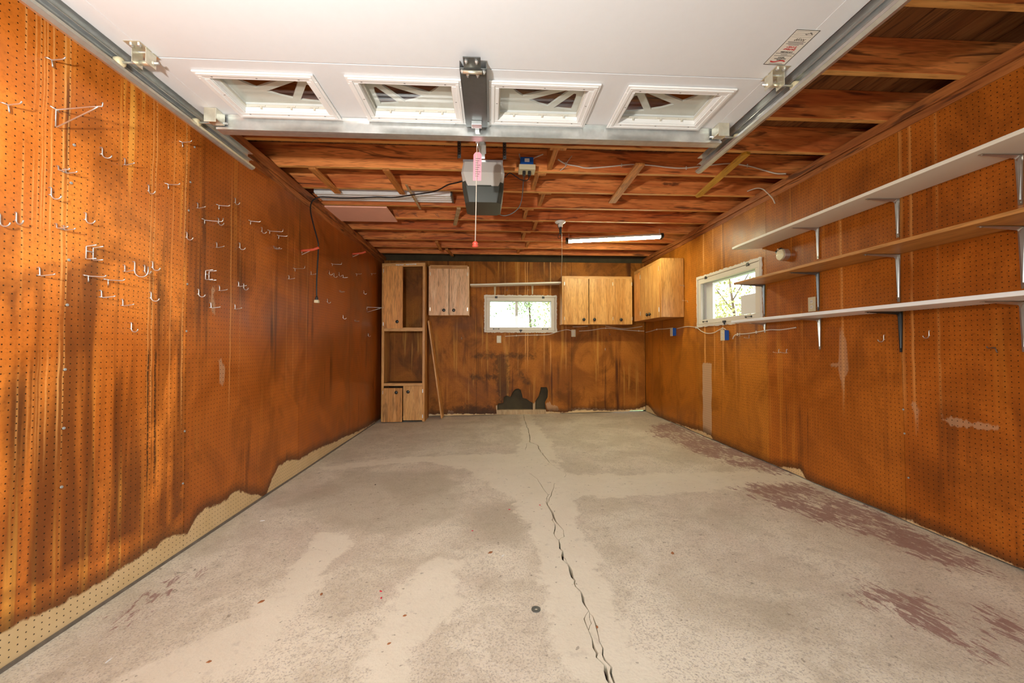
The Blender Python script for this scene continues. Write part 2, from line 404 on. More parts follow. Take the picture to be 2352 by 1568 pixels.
def pegboard(name, ax, streaks, seed, c_hi, c_lo, amount, spec=.30, rlo=.28, dstreaks=(), c_tone=(.30,.09,.012)):
    """stained hardboard with 1-inch holes; ax = horizontal axis of the wall"""
    g = NT(name); x, y, z, P = g.pos()
    u = x if ax == 'x' else y
    su = g.add(u, seed)
    # colour of the board, blotchy
    a = g.noise(g.vec(su, z), 1.6, 4, .6, .8)
    col = g.mix(g.sm(a, .35, .68), c_lo, c_hi)
    col = g.mix(g.attr('tone'), col, g.mix(g.sm(a, .35, .68), tuple(c*.72 for c in c_tone), c_tone))
    bl2 = g.noise(g.vec(g.mul(su, 2.6), g.mul(z, 1.5)), 1.0, 4, .68, .9)
    col = g.mix(g.mul(g.sm(bl2, .46, .66), .66*amount), col, tuple(c*.42 for c in c_lo))
    sp = g.noise(g.vec(su, z), 70, 3, .7)
    col = g.mix(g.mul(g.sm(sp, .48, .70), .50), col, tuple(c*.55 for c in c_lo))
    # run marks of water down the board
    run = g.noise(g.vec(g.mul(su, 15.0), g.mul(z, .55)), 1.0, 3, .62, .25)
    reg = g.sm(g.noise(g.vec(g.mul(su, .9), g.mul(z, .7)), 1.0, 2), .40, .62)
    reg2 = g.sm(g.noise(g.vec(g.mul(g.add(su, 9.3), 1.1), g.mul(z, .9)), 1.0, 2), .42, .6)
    lite = g.mul(g.mul(g.mul(g.sm(run, .55, .64), reg), amount), g.sm(g.attr('tone'), .9, .2))
    col = g.mix(lite, col, tuple(min(.9, c*k) for c, k in zip(c_hi, (1.15, 1.5, 1.9))))
    run2 = g.noise(g.vec(g.mul(g.add(su, 4.1), 11.0), g.mul(z, .5)), 1.0, 3, .6, .3)
    col = g.mix(g.mul(g.mul(g.sm(run2, .53, .70), reg2), amount), col, (.085, .024, .007))
    # old stain field with a darker rim
    st = g.add(g.attr('stain'), g.mul(g.add(g.noise(g.vec(su, z), 9, 4), -.5), .10))
    wob = g.noise(g.vec(g.mul(su, 7.0), g.mul(z, .45)), 1.0, 3, .6, .4)
    col = g.mix(g.mul(g.mul(g.sm(st, 0, .03), g.sm(wob, .42, .60)), .85), col, (.15, .040, .008))
    col = g.mix(g.mul(g.sm(g.math('ABSOLUTE', st), .035, .0), .38), col, (.16, .045, .010))
    # single pale drips measured along the wall
    wu = g.add(u, g.mul(g.add(g.noise(g.vec(0.0, z), 4.0, 3), -.5), .018))
    gate = g.noise(g.vec(g.mul(u, 3.0), g.mul(z, 1.1)), 1.0, 2)
    for (lo, hi, items) in streaks:
        t = g.math('DIVIDE', g.add(wu, -lo), hi-lo)
        stops = [(0.0, 0.0)]
        for (pos_, wdt, val) in items:
            c = (pos_-lo)/(hi-lo); w = wdt/(hi-lo)
            stops += [(c-w, 0.0), (c, val), (c+w, 0.0)]
        stops = stops[:31] + [(1.0, 0.0)]
        m = g.ramp(t, stops)
        m = g.mul(m, g.sm(gate, .34, .52))
        m = g.mul(m, g.sm(z, .55, .95))
        col = g.mix(m, col, (.86, .42, .12))
    for (du, dw, ds, z0, z1) in dstreaks:
        wv = wu
        m = g.sm(g.math('ABSOLUTE', g.add(wv, -du)), dw, dw*.2)
        m = g.mul(g.mul(m, g.sm(z, z0, z0+.25)), g.sm(z, z1, z1-.05))
        m = g.mul(m, g.sm(sp, .32, .5))
        col = g.mix(g.mul(m, ds), col, (.03, .016, .008))
    # dark marks and bare pale patches with shapes of their own
    dk = g.add(g.attr('darkmark'), g.mul(g.add(g.noise(P, 14, 4, .7, .6), -.5), .26))
    col = g.mix(g.mul(g.sm(dk, -.04, .05), .66), col, (.035, .018, .008))
    pl = g.add(g.attr('pale'), g.mul(g.add(g.noise(g.vec(g.mul(u, 34.0), g.mul(z, 3.0)), 1.0, 3), -.5), .055))
    col = g.mix(g.mul(g.sm(pl, -.004, .006), g.attr('palestr')), col, (.56, .36, .21))
    bl = g.add(g.attr('bleach'), g.mul(g.add(g.noise(g.vec(su, z), 13, 5, .65, .4), -.5), .075))
    col = g.mix(g.mul(g.sm(bl, -.10, -.005), .72), col, (.055, .026, .012))
    col = g.mix(g.sm(bl, -.008, .006), col, g.mix(g.noise(P, 7, 4), (.58, .39, .17), (.78, .58, .33)))
    # peg holes
    p = .0254
    hu = g.add(g.math('FRACT', g.math('DIVIDE', u, p)), -.5); hv = g.add(g.math('FRACT', g.math('DIVIDE', z, p)), -.5)
    r = g.math('SQRT', g.add(g.mul(hu, hu), g.mul(hv, hv)))
    hole = g.sm(r, .125, .085)
    col = g.mix(g.mul(hole, .92), col, (.012, .006, .003))
    ro = g.sm(a, .25, .75, rlo, rlo+.18)
    n1 = g.bump(g.noise(g.vec(su, z), 2.2, 2), .35, .02)
    n2 = g.bump(g.mul(hole, -3.0), .12, .002, n1)
    return g.done(col, ro, 0.0, n2, spec)

# ------------------------------------------------------------------ materials
SL = [(1.40, 1.80, [(1.512,.005,.8),(1.544,.004,.6),(1.560,.004,.5),(1.572,.003,.7),(1.582,.004,.6),(1.603,.005,.8),(1.645,.006,.9),(1.663,.004,.8)]),
      (1.95, 2.45, [(2.053,.005,.7),(2.074,.006,.7),(2.187,.004,.6),(2.269,.006,.9)]),
      (2.55, 3.95, [(2.663,.006,.8),(2.759,.004,.4),(3.378,.005,.5),(3.491,.004,.6),(3.738,.005,.7)])]
SR = [(2.00, 4.70, [(2.098,.008,.4),(2.234,.010,.6),(2.291,.010,.6),(2.709,.012,.7),(3.881,.012,.5),(3.95,.010,.5),(4.175,.014,.8),(4.343,.012,.7),(4.542,.02,.9)])]
SB = [(0.0, 1.4, [(.221,.012,.5),(.428,.010,.6),(.546,.012,.8),(.581,.010,.9),(.846,.012,.5),(.95,.012,.7),(1.195,.012,.4)])]
M_pegL = pegboard('stained_pegboard_west', 'y', SL, 0.0, (.88,.275,.036), (.58,.155,.018), .9, .34, .28, ((2.057,.008,.9,.28,1.10),(2.100,.010,.8,.30,1.10),(2.08,.004,.6,.35,1.0),(1.30,.01,.7,.3,1.0)), (.40,.098,.012))
M_pegR = pegboard('stained_pegboard_east', 'y', SR, 21.7, (.47,.128,.012), (.31,.078,.007), .6, .20, .32, (), (.62,.225,.022))
M_pegB = pegboard('stained_pegboard_north', 'x', SB, 5.9, (.44,.150,.020), (.26,.082,.011), .95, .14, .42)
M_joist = wood('rough_fir_joist', 'x', (.55,.125,.026), (.93,.34,.090), (.07,.014,.005), .6, 60, .75)
M_edge = wood('sawn_fir_edge', 'y', (.46,.165,.035), (.70,.29,.075), (.14,.04,.01), .6, 60, .5)
M_jedge_lit = wood('lit_sawn_joist_edge', 'x', (.66,.30,.075), (.88,.48,.15), (.30,.10,.02), .6, 60, .45)
M_plate = wood('fir_wall_plate', 'y', (.30,.085,.020), (.52,.18,.045), (.06,.016,.006), .6, 55, .8)
M_plateX = wood('fir_end_plate', 'x', (.30,.085,.020), (.52,.18,.045), (.06,.016,.006), .6, 55, .8)
M_deck = wood('roof_board_wood', 'y', (.20,.075,.022), (.34,.15,.05), (.05,.018,.008), .7, 45, .7)
M_stud = wood('pale_stud', 'z', (.42,.28,.14), (.58,.42,.24), None, .7)
M_oak = wood('honey_oak', 'z', (.56,.25,.060), (.75,.40,.13), (.38,.15,.035), .38, 85, .35)
M_oakp = wood('pinkish_oak', 'z', (.78,.42,.20), (.95,.64,.37), (.30,.13,.05), .42, 95, .5)
M_oakd = wood('aged_orange_oak', 'z', (.68,.27,.060), (.86,.40,.11), (.18,.06,.015), .42, 75, .4)
M_oakx = wood('oak_rail', 'x', (.58,.27,.075), (.76,.42,.15), (.28,.11,.03), .42, 85, .3)
M_weath = wood('weathered_plywood', 'z', (.54,.23,.055), (.76,.38,.12), (.18,.08,.02), .6, 60, .7)
M_dark = plain('dark_cabinet_inside', (.16,.075,.028), .6)
M_shelfw = plain('white_shelf_paint', (.84,.79,.68), .45, var=.05, scale=5)
M_shelfo = wood('golden_shelf_wood', 'y', (.46,.20,.055), (.60,.29,.085), (.30,.11,.03), .42, 70, .3)
M_white = plain('off_white_paint', (.72,.66,.56), .5, var=.05, scale=6, bump=.05)
M_caulk = plain('rough_white_caulk', (.74,.70,.62), .7, var=.1, scale=30, bump=.3)
M_door = plain('white_door_skin', (.72,.73,.745), .42, var=.02, scale=30, bump=.03)
M_trim = plain('bright_door_trim', (.83,.83,.82), .35, var=.02)
M_insert = plain('cream_window_insert', (.62,.60,.52), .45, var=.03)
M_galv = plain('galvanised_steel', (.74,.76,.75), .32, .85, var=.18, scale=26)
M_zinc = plain('yellow_zinc_plate', (.78,.74,.60), .32, .8, var=.2, scale=40)
M_chrome = plain('bright_hook_wire', (.70,.68,.65), .32, .85, var=.08)
M_hook = plain('dull_hook_wire', (.16,.13,.11), .5, .5)
M_brack = plain('dull_silver_bracket', (.52,.50,.46), .30, .85, var=.12, scale=30)
M_gray = plain('dark_steel', (.17,.18,.18), .38, .75, var=.15, scale=40)
M_black = plain('black_metal', (.018,.018,.018), .4)
M_blackr = plain('black_rubber', (.014,.013,.013), .5)
M_knob = plain('black_knob', (.02,.021,.018), .28)
M_ivory = plain('ivory_plastic', (.66,.57,.36), .4, var=.04)
M_blue = plain('blue_box_plastic', (.01,.10,.42), .4, var=.08)
M_cable = plain('white_cable_sheath', (.70,.62,.52), .5, var=.04)
M_lens = plain('milky_lens', (.50,.47,.43), .4, var=.03)
M_opend = plain('dark_olive_plastic', (.055,.058,.048), .4)
M_pink = plain('pink_board', (.92,.50,.38), .6, var=.06)
M_pinkp = plain('pink_paper', (.85,.36,.44), .7, var=.04)
M_redr = plain('red_rubber', (.62,.085,.035), .5, var=.08)
M_redh = plain('orange_red_handle', (.80,.10,.06), .4)
M_yel = wood('yellow_stake', 'y', (.58,.30,.025), (.74,.42,.05), None, .5)
M_paper = plain('white_paper', (.80,.79,.76), .8, var=.02)
M_label = plain('label_paper', (.74,.70,.62), .6, var=.02)
M_ink = plain('black_ink', (.02,.02,.02), .6)
M_inkr = plain('red_ink', (.55,.03,.03), .6)
M_inkg = plain('grey_print', (.18,.16,.15), .6)
M_porc = plain('white_porcelain', (.80,.78,.72), .25, var=.03)
M_soil = plain('crack_dirt', (.045,.034,.022), .95, var=.5, scale=40)
M_ground = plain('outside_lawn', (.13,.20,.06), .95, var=.4, scale=2)
M_drive = plain('driveway_concrete', (.42,.41,.39), .9, var=.1, scale=4)
M_siding = plain('outside_siding', (.40,.36,.30), .8, var=.1)
M_sheath = plain('old_sheathing', (.065,.046,.020), .85, var=.4, scale=8)
M_screw = plain('dull_screw_head', (.30,.31,.29), .5, var=.2)
M_sole = plain('grimy_sole_strip', (.16,.13,.10), .8, var=.4, scale=30)
M_leafd = plain('dry_leaf', (.36,.14,.05), .8, var=.3)
M_leafk = plain('dark_leaf', (.05,.035,.02), .8, var=.3)
M_redbit = plain('red_scrap', (.62,.03,.05), .6)
M_bark = plain('tree_bark', (.13,.09,.06), .9, var=.4, scale=20)
M_fol1 = plain('green_leaves', (.30,.42,.14), .7, var=.5, scale=4)
M_fol2 = plain('yellow_green_leaves', (.52,.52,.20), .7, var=.5, scale=4)

def m_glass():
    g = NT('thin_window_glass')
    t = g.n('ShaderNodeBsdfTransparent'); t.inputs[0].default_value = (.97,.98,.98,1)
    gl = g.n('ShaderNodeBsdfGlossy'); gl.inputs['Roughness'].default_value = .03
    mx = g.n('ShaderNodeMixShader'); mx.inputs[0].default_value = .07
    o = g.n('ShaderNodeOutputMaterial')
    g.t.links.new(t.outputs[0], mx.inputs[1]); g.t.links.new(gl.outputs[0], mx.inputs[2]); g.t.links.new(mx.outputs[0], o.inputs[0])
    return g.m
M_glass = m_glass()

def m_tube():
    g = NT('lit_fluorescent_tube')
    return g.done((.9,.9,.8), .4, emit=(1.0,1.0,.66), estr=60.0)
M_tube = m_tube()

def m_floor():
    g = NT('worn_concrete_floor'); x, y, z, P = g.pos()
    a = g.noise(P, 2.2, 4, .6, .6)
    col = g.mix(g.sm(a, .35, .65), (.62,.55,.415), (.80,.735,.585))
    b = g.noise(P, 1.1, 3, .6, .4)
    col = g.mix(g.mul(g.sm(b, .45, .66), .45), col, (.60,.49,.39))
    md = g.noise(P, 17, 5, .7, .5)
    col = g.mix(g.mul(g.sm(md, .50, .68), .45), col, (.44,.375,.275))
    col = g.mix(g.mul(g.sm(md, .46, .34), .35), col, (.76,.69,.57))
    sp = g.noise(P, 120, 2, .75)
    col = g.mix(g.mul(g.sm(sp, .48, .66), .62), col, (.36,.305,.24))
    sp2 = g.noise(P, 150, 1, .6)
    col = g.mix(g.mul(g.sm(sp2, .55, .72), .5), col, (.74,.70,.64))
    dk = g.add(g.attr('dark'), g.mul(g.add(g.noise(P, 6, 4), -.5), .25))
    col = g.mix(g.mul(g.sm(dk, -.06, .10), .38), col, (.36,.31,.21))
    pt = g.add(g.attr('patch'), g.mul(g.add(g.noise(P, 6, 6, .72, .5), -.5), .34))
    smo = g.mix(g.noise(P, 5, 5, .6, .8), (.72,.655,.51), (.86,.80,.655))
    smo = g.mix(g.mul(g.sm(g.noise(P, 22, 4), .58, .75), .3), smo, (.40,.35,.29))
    col = g.mix(g.mul(g.sm(pt, -.02, .025), .85), col, smo)
    # leftover red floor paint, worn in flecks
    rv = g.vec(g.add(g.mul(x, .8), g.mul(y, .55)), g.add(g.mul(y, .25), g.mul(x, -.4)))
    fl = g.noise(g.vec(g.mul(g.add(x, g.mul(y, .16)), 34.0), g.mul(g.add(y, g.mul(x, -.16)), 11.0)), 1.0, 6, .74, .7)
    bg = g.noise(P, 3.2, 3)
    rd = g.add(g.math('MINIMUM', g.attr('red'), .07), g.add(g.mul(g.add(fl, -.5), .85), g.add(g.mul(g.add(bg, -.5), .30), -.015)))
    m = g.mul(g.sm(rd, -.01, .05), .78)
    col = g.mix(g.mul(m, g.sm(g.attr('red'), -.28, -.03)), col, g.mix(g.noise(P, 30, 3), (.23,.098,.088), (.34,.18,.15)))
    grit = g.sm(g.noise(P, 34, 2, .5), .70, .74)
    col = g.mix(g.mul(grit, .5), col, (.12,.09,.06))
    ro = g.sm(a, .3, .7, .55, .8)
    nrm = g.bump(g.noise(P, 60, 2, .7), .35, .004)
    return g.done(col, ro, 0.0, nrm, .3)
M_floor = m_floor()

# ------------------------------------------------------------------ floor with its crack
def crack_polys():
    out = []
    for w, pl in CRACKS:
        P = [np.array(p) for p in pl]
        dense = []
        for a, b in zip(P, P[1:]):
            k = max(2, int(np.linalg.norm(b-a)/.05))
            for j in range(k): dense.append(a+(b-a)*j/k)
        dense.append(P[-1])
        dense = [d + rng.normal(0, .004, 2)*(0 < i < len(dense)-1) for i, d in enumerate(dense)]
        Lf, Rt = [], []
        for i, d in enumerate(dense):
            t = dense[min(i+1, len(dense)-1)]-dense[max(i-1, 0)]
            t = t/np.linalg.norm(t); nrm = np.array([-t[1], t[0]])
            e = min(1.0, .25+min(i, len(dense)-1-i)*.35)
            hw = max(.0010, w*.40*e*(.55+.9*rng.random()))
            Lf.append(tuple(d+nrm*hw)); Rt.append(tuple(d-nrm*hw*(.7+.6*rng.random())))
        out.append(Lf+Rt[::-1])
    return out
CR = crack_polys()
x0, x1, y0, y1 = -1.73, 2.54, YF, YB+.09
pts = []; edges = []
for ring in [[(x0,y0),(x1,y0),(x1,y1),(x0,y1)]] + CR:
    n0 = len(pts); pts += [tuple(map(float, p)) for p in ring]
    edges += [(n0+i, n0+(i+1) % len(ring)) for i in range(len(ring))]
gx = np.arange(x0+.02, x1, .04); gy = np.arange(y0+.02, y1, .04)
pts += [(float(a), float(b)) for a in gx for b in gy]
res = delaunay_2d_cdt([Vector(p) for p in pts], edges, [], 0, 1e-5)
V = np.array([(p.x, p.y) for p in res[0]]); F = np.array([tuple(f) for f in res[2]])
C = V[F].mean(axis=1)
incr = np.zeros(len(F), bool)
for r in CR: incr |= inpoly(C, r)
F2 = F[~incr]
ec = {}
for f in F2:
    for a, b in ((f[0],f[1]),(f[1],f[2]),(f[2],f[0])):
        ec[(min(a,b),max(a,b))] = ec.get((min(a,b),max(a,b)), 0)+1
rim = [e for e, c in ec.items() if c == 1 and not (abs(V[e[0]][0]-x0) < 1e-4 or abs(V[e[0]][0]-x1) < 1e-4 or abs(V[e[0]][1]-y0) < 1e-4 or abs(V[e[0]][1]-y1) < 1e-4)]
P3 = [(p[0], p[1], fz(p[0])) for p in V]
low = {}
faces = [tuple(f) for f in F2]
for a, b in rim:
    for i in (a, b):
        if i not in low:
            low[i] = len(P3); P3.append((V[i][0], V[i][1], fz(V[i][0])-.035))
    faces.append((a, b, low[b], low[a]))
at = {'patch': sdf(V, PATCH), 'red': sdf(V, REDP), 'dark': sdf(V, DARKF)}
floor = sheet_obj('floor', P3, faces, M_floor, None, at)
tag(floor, 'cracked worn concrete slab with patched strips and leftover red paint', kind='structure')
B(x0, x1, y0, y1, -.12, -.032).build('crack_bed', M_soil, floor)

# ------------------------------------------------------------------ walls
def noiseline(u, amp, seed):
    return amp*(math.sin(u*7.3+seed)+.6*math.sin(u*17.1+seed*2.1)+.4*math.sin(u*41.0+seed*3.7))/2

def panel(parent, side, u0, u1, v0, v1, mat, bleach, stain=None, pale=(), dark=(), holes=(), step=.03, jag=.004, tone=0.0):
    n = max(6, int((u1-u0)/.03))
    bot = [(u0+(u1-u0)*i/n, v0(u0+(u1-u0)*i/n)+noiseline(u0+(u1-u0)*i/n, jag, 1.7)) for i in range(n+1)]
    outer = bot + [(u1, v1), (u0, v1)]
    Vv, Ff = cdt_sheet(outer, holes, step)
    bu = np.array([p[0] for p in bleach]); bv = np.array([p[1] for p in bleach])
    o_ = np.argsort(bu)
    a = {'bleach': np.clip(np.interp(Vv[:,0], bu[o_], bv[o_])-Vv[:,1], -.5, .5),
         'stain': sdf(Vv, [stain]) if stain is not None else np.full(len(Vv), -.4),
         'pale': sdf(Vv, list(pale)) if len(pale) else np.full(len(Vv), -.4),
         'palestr': np.where(sdf(Vv, [pale[0]]) > -.08, .92, .42) if side == 'R' else np.full(len(Vv), .55), 'tone': np.full(len(Vv), tone),
         'darkmark': sdf(Vv, list(dark)) if len(dark) else np.full(len(Vv), -.4)}
    k = 2.3
    off = .004*np.sin(Vv[:,0]*4.1+k)*np.sin(Vv[:,1]*3.3+k*1.7)
    if side == 'L': P = [(XL-.006+o, u, v) for (u, v), o in zip(Vv, off)]
    elif side == 'R': P = [(XR+.006+o, u, v) for (u, v), o in zip(Vv, off)]
    else: P = [(u, YB+.006+o, v) for (u, v), o in zip(Vv, off)]
    o = sheet_obj('pegboard_panel', P, Ff, mat, parent, a)
    m = o.modifiers.new('board', 'SOLIDIFY'); m.thickness = .005; m.offset = 0
    return o

# window openings
WB = (-.02, .96, 1.392, 1.815)       # back wall glass x0,x1,z0,z1
WR = (3.625, 4.608, 1.405, 1.832)    # side wall glass y0,y1,z0,z1
hb = [(-.075, -0.075+1.09, 1.345, 1.868)]
OB = (-.07, 1.01, 1.345, 1.866); OR = (3.575, 4.66, 1.36, 1.88)
ring = lambda o: [(o[0],o[2]),(o[1],o[2]),(o[1],o[3]),(o[0],o[3])]

wl = MB().box(XL-.14, XL-.115, YF-.1, YB+.14, -.12, 2.488).build('wall_left', M_siding)
tag(wl, 'long pegboard wall carrying rows of bright wire hooks', kind='structure')
wr = MB().plate(YF-.1, YB+.14, -.12, 2.488, XR+.115, XR+.14, [OR], 'yzx').build('wall_right', M_siding)
tag(wr, 'long pegboard wall with three bracketed shelves and a window', kind='structure')
wb = MB().plate(XL-.14, XR+.14, -.12, 2.72, YB+.115, YB+.14, [OB, (1.98, 2.50, .012, .062)], 'xzy').build('wall_back', M_sheath)
tag(wb, 'end pegboard wall with broken hole at the floor and a window', kind='structure')

zl = lambda u: fz(XL)+.006
zr = lambda u: fz(XR)+.010
zb = lambda u: fz(u)+(.010 if u < 2.22 else .026)
L_seams = [YF, 1.075, 2.296, 3.592, 4.84, YB]
for a, b, tn in zip(L_seams, L_seams[1:], (.0, .0, .70, .85, .92)):
    panel(wl, 'L', a+.0016, b-.0016, zl, 2.372, M_pegL, [(-1.0,.11)]+BLEACH_L+[(6.4,-.01)], STAIN_L, PALE_L, tone=tn)
R_seams = [YF, 1.09, 2.300, 3.485, 4.70, YB]
for a, b, tn in zip(R_seams, R_seams[1:], (0, 0, .15, .75, .55)):  # panels towards the window coloured lighter to carry the tube's light
    hol = []
    if a < OR[1] and b > OR[0]:
        hol = [[(max(OR[0], a-1), OR[2]), (min(OR[1], b+1), OR[2]), (min(OR[1], b+1), OR[3]), (max(OR[0], a-1), OR[3])]]
    panel(wr, 'R', a+.0016, b-.0016, zr, 2.412, M_pegR, [(-1.0,.05)]+BLEACH_R[::-1]+[(6.4,.15)], None, PALE_R, (), hol, tone=tn)
BLEACH_B = [(-1.7,.03),(-.4,.03),(.05,.02),(.9,.06),(1.2,.03),(1.3,.07),(1.5,.075),(1.9,.06),(2.3,.075),(2.49,.12)]
B_seams = [XL, -.23, .99+.30, XR]
holeB = [tuple(p) for p in HOLE_B]
for a, b in zip(B_seams, B_seams[1:]):
    hol = []
    if a < .5 < b: hol = [ring(OB), holeB]
    panel(wb, 'B', a+.0016, b-.0016, zb, 2.44, M_pegB, BLEACH_B, None, PALE_B, DARK_B, hol)

# kick strip, sill plate and studs inside the broken bay
B(XL-.004, XL+.006, YF, 5.9, fz(XL), fz(XL)+.012).build('sole_strip', M_sole, wl)
B(-.2, 1.1, YB+.012, YB+.10, .012, .085).build('sill_plate', M_stud, wb)
B(.665, .703, YB+.010, YB+.10, .085, 1.30).build('wall_stud', M_stud, wb)
B(.06, .098, YB+.012, YB+.10, .085, 1.30).build('wall_stud', M_stud, wb)
B(1.02, 1.058, YB+.012, YB+.10, .085, 1.30).build('wall_stud', M_stud, wb)

for y, z in SCREWS_L:
    MB().lathe((XL+.0015, y, z), (1,0,0), [(.0055,-.002),(.0055,.001),(.004,.0022)], 8).build('screw', M_screw, wl)
for y, z in SCREWS_R:
    MB().lathe((XR-.0015, y, z), (-1,0,0), [(.0055,-.002),(.0055,.001),(.004,.0022)], 8).build('screw', M_screw, wr)
# top plates (doubled)
B(XL-.10, XL-.006, YF, YB+.1, 2.374, 2.437).build('top_plate', M_plate, wl, bevel=.004)
B(XL-.10, XL+.006, YF, YB+.1, 2.440, 2.508).build('top_plate', M_plate, wl, bevel=.004)
B(XR+.004, XR+.10, YF, YB+.1, 2.414, 2.462).build('top_plate', M_plate, wr, bevel=.004)
B(XR-.008, XR+.10, YF, YB+.1, 2.464, 2.522).build('top_plate', M_plate, wr, bevel=.004)

# front wall around the open doorway behind the camera
DX0, DX1, DH = -1.46, 1.30, 2.13
wf = MB().plate(XL-.14, XR+.14, -.12, 2.72, YF-.12, YF, [(DX0, DX1, -.12, DH)], 'xzy').build('wall_front', M_siding)
tag(wf, 'front wall around the open vehicle doorway', kind='structure')

# ground outside
g_ = B(-40, 40, -40, 60, -.30, -.125).build('ground', M_ground); tag(g_, 'lawn outside the garage windows', kind='structure')
d_ = B(-1.9, 1.8, -14, YF+.001, -.12, -.015).build('driveway', M_drive); tag(d_, 'concrete driveway outside the open doorway', kind='structure')

# ------------------------------------------------------------------ ceiling: joists, blocking, rafters, roof boards
ceil = empty('ceiling', (0, 0, JZ), 'open framed ceiling of rough joists and roof boards', kind='structure')
YJ = [2.784-.4195*k for k in range(8, 0, -1)] + [2.784, 3.203, 3.627, 4.051, 4.466, 4.888, 5.341, 5.752, 6.142]
JH = .185
for y in YJ:
    w = .019
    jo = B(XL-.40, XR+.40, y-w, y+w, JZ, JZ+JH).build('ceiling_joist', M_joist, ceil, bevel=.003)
    jo.data.materials.append(M_jedge_lit)
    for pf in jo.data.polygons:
        if pf.normal.z < -.5: pf.material_index = 1        # sawn lower edge, its colour also lightened to paint in light from below
blocks = [(.42, 0), (.33, 1), (.44, 2), (.32, 3), (.47, 4), (.37, 5), (.46, 6), (.36, 7)]
for bx, i in blocks:
    ya, yb_ = YJ[8+i]+.019, YJ[9+i]-.019
    B(bx, bx+.12, ya+.001, ya+.039, JZ-.004 if i % 2 else JZ+.003, JZ+JH).build('blocking', M_edge, ceil, bevel=.003)
    B(bx+.03, bx+.068, ya+.042, yb_-.001, JZ+.01, JZ+JH-.01).build('blocking', M_edge, ceil, bevel=.003)
nb = 37
for i in range(nb):
    xa = XL-.42+(XR-XL+.84)*i/nb; xb = XL-.42+(XR-XL+.84)*(i+1)/nb
    B(xa+.001, xb-.0025, YF-.05, YB+.12, JZ+JH+.001, JZ+JH+.020).build('roof_board', M_deck, ceil)
B(XL-.5, XR+.5, YF-.3, YB+.3, JZ+JH+.03, JZ+JH+.06).build('light_seal_roofing', M_black, ceil)  # unseen sheet added above the boards to block light leaks
for xe, s in ((XL, -1), (XR, 1)):
    B(*sorted((xe+s*.402, xe+s*.42)), YF-.1, YB+.12, 2.49, JZ+JH).build('fascia', M_deck, ceil)
    B(*sorted((xe+s*.10, xe+s*.40)), YF-.1, YB+.12, 2.490, 2.506).build('soffit', M_deck, ceil)

def stick(name, label, p0, p1, w, h, mat, cat='wood strip'):
    o = MB().bar(p0, p1, w, h).build(name, mat, None, bevel=.002, loc=tuple((Vector(p0)+Vector(p1))/2))
    return tag(o, label, cat)
z = JZ-.011
stick('cleat', 'short brown cleat under the joists beside the long garage wall plate', (-1.41,3.19,z), (-1.40,3.70,z), .055, .02, M_edge)
stick('cleat', 'short brown cleat under the joists above the white shop light', (-.838,3.19,z), (-.815,3.69,z), .05, .02, M_edge)
stick('wood_sliver', 'thin grey weathered stick hanging across the white shop light', (-.735,3.47,z-.006), (-.722,4.09,z-.006), .022, .006, M_stud)
stick('cleat', 'small weathered cleat nailed behind the opener below a joist', (-.33,4.06,z), (-.42,4.62,z), .04, .02, M_stud)
stick('cleat', 'brown board nailed under two joists beside the yellow stake', (1.145,2.99,z), (1.175,3.81,z), .072, .02, M_edge)
ys = MB().prism([(-.42,-.028),(.40,-.028),(.43,0),(.40,.028),(-.40,.028),(-.43,.004)], lambda a, b, t: (1.891-b+a*.093, 3.20+a, JZ-.012+t), -.009, .009).build('yellow_stake', M_yel, None, loc=(1.89,3.2,JZ))
tag(ys, 'yellow painted stake with pointed ends nailed under the joists', 'wood stake')
stick('cleat', 'narrow cleat near the end wall close to the small cabinet', (-.735,5.38,z), (-.735,5.88,z), .04, .02, M_edge)
stick('cleat', 'narrow cleat reaching the end wall above the small cabinet', (-.648,5.80,z), (-.60,6.22,z), .04, .02, M_edge)
pb = B(-1.672, -1.055, 4.068, 4.53, JZ-.018, JZ-.003).build('pink_hardboard', M_pink, None, bevel=.002, loc=(-1.36,4.3,JZ)); tag(pb, 'flat pink hardboard sheet fixed under the joists', 'board')

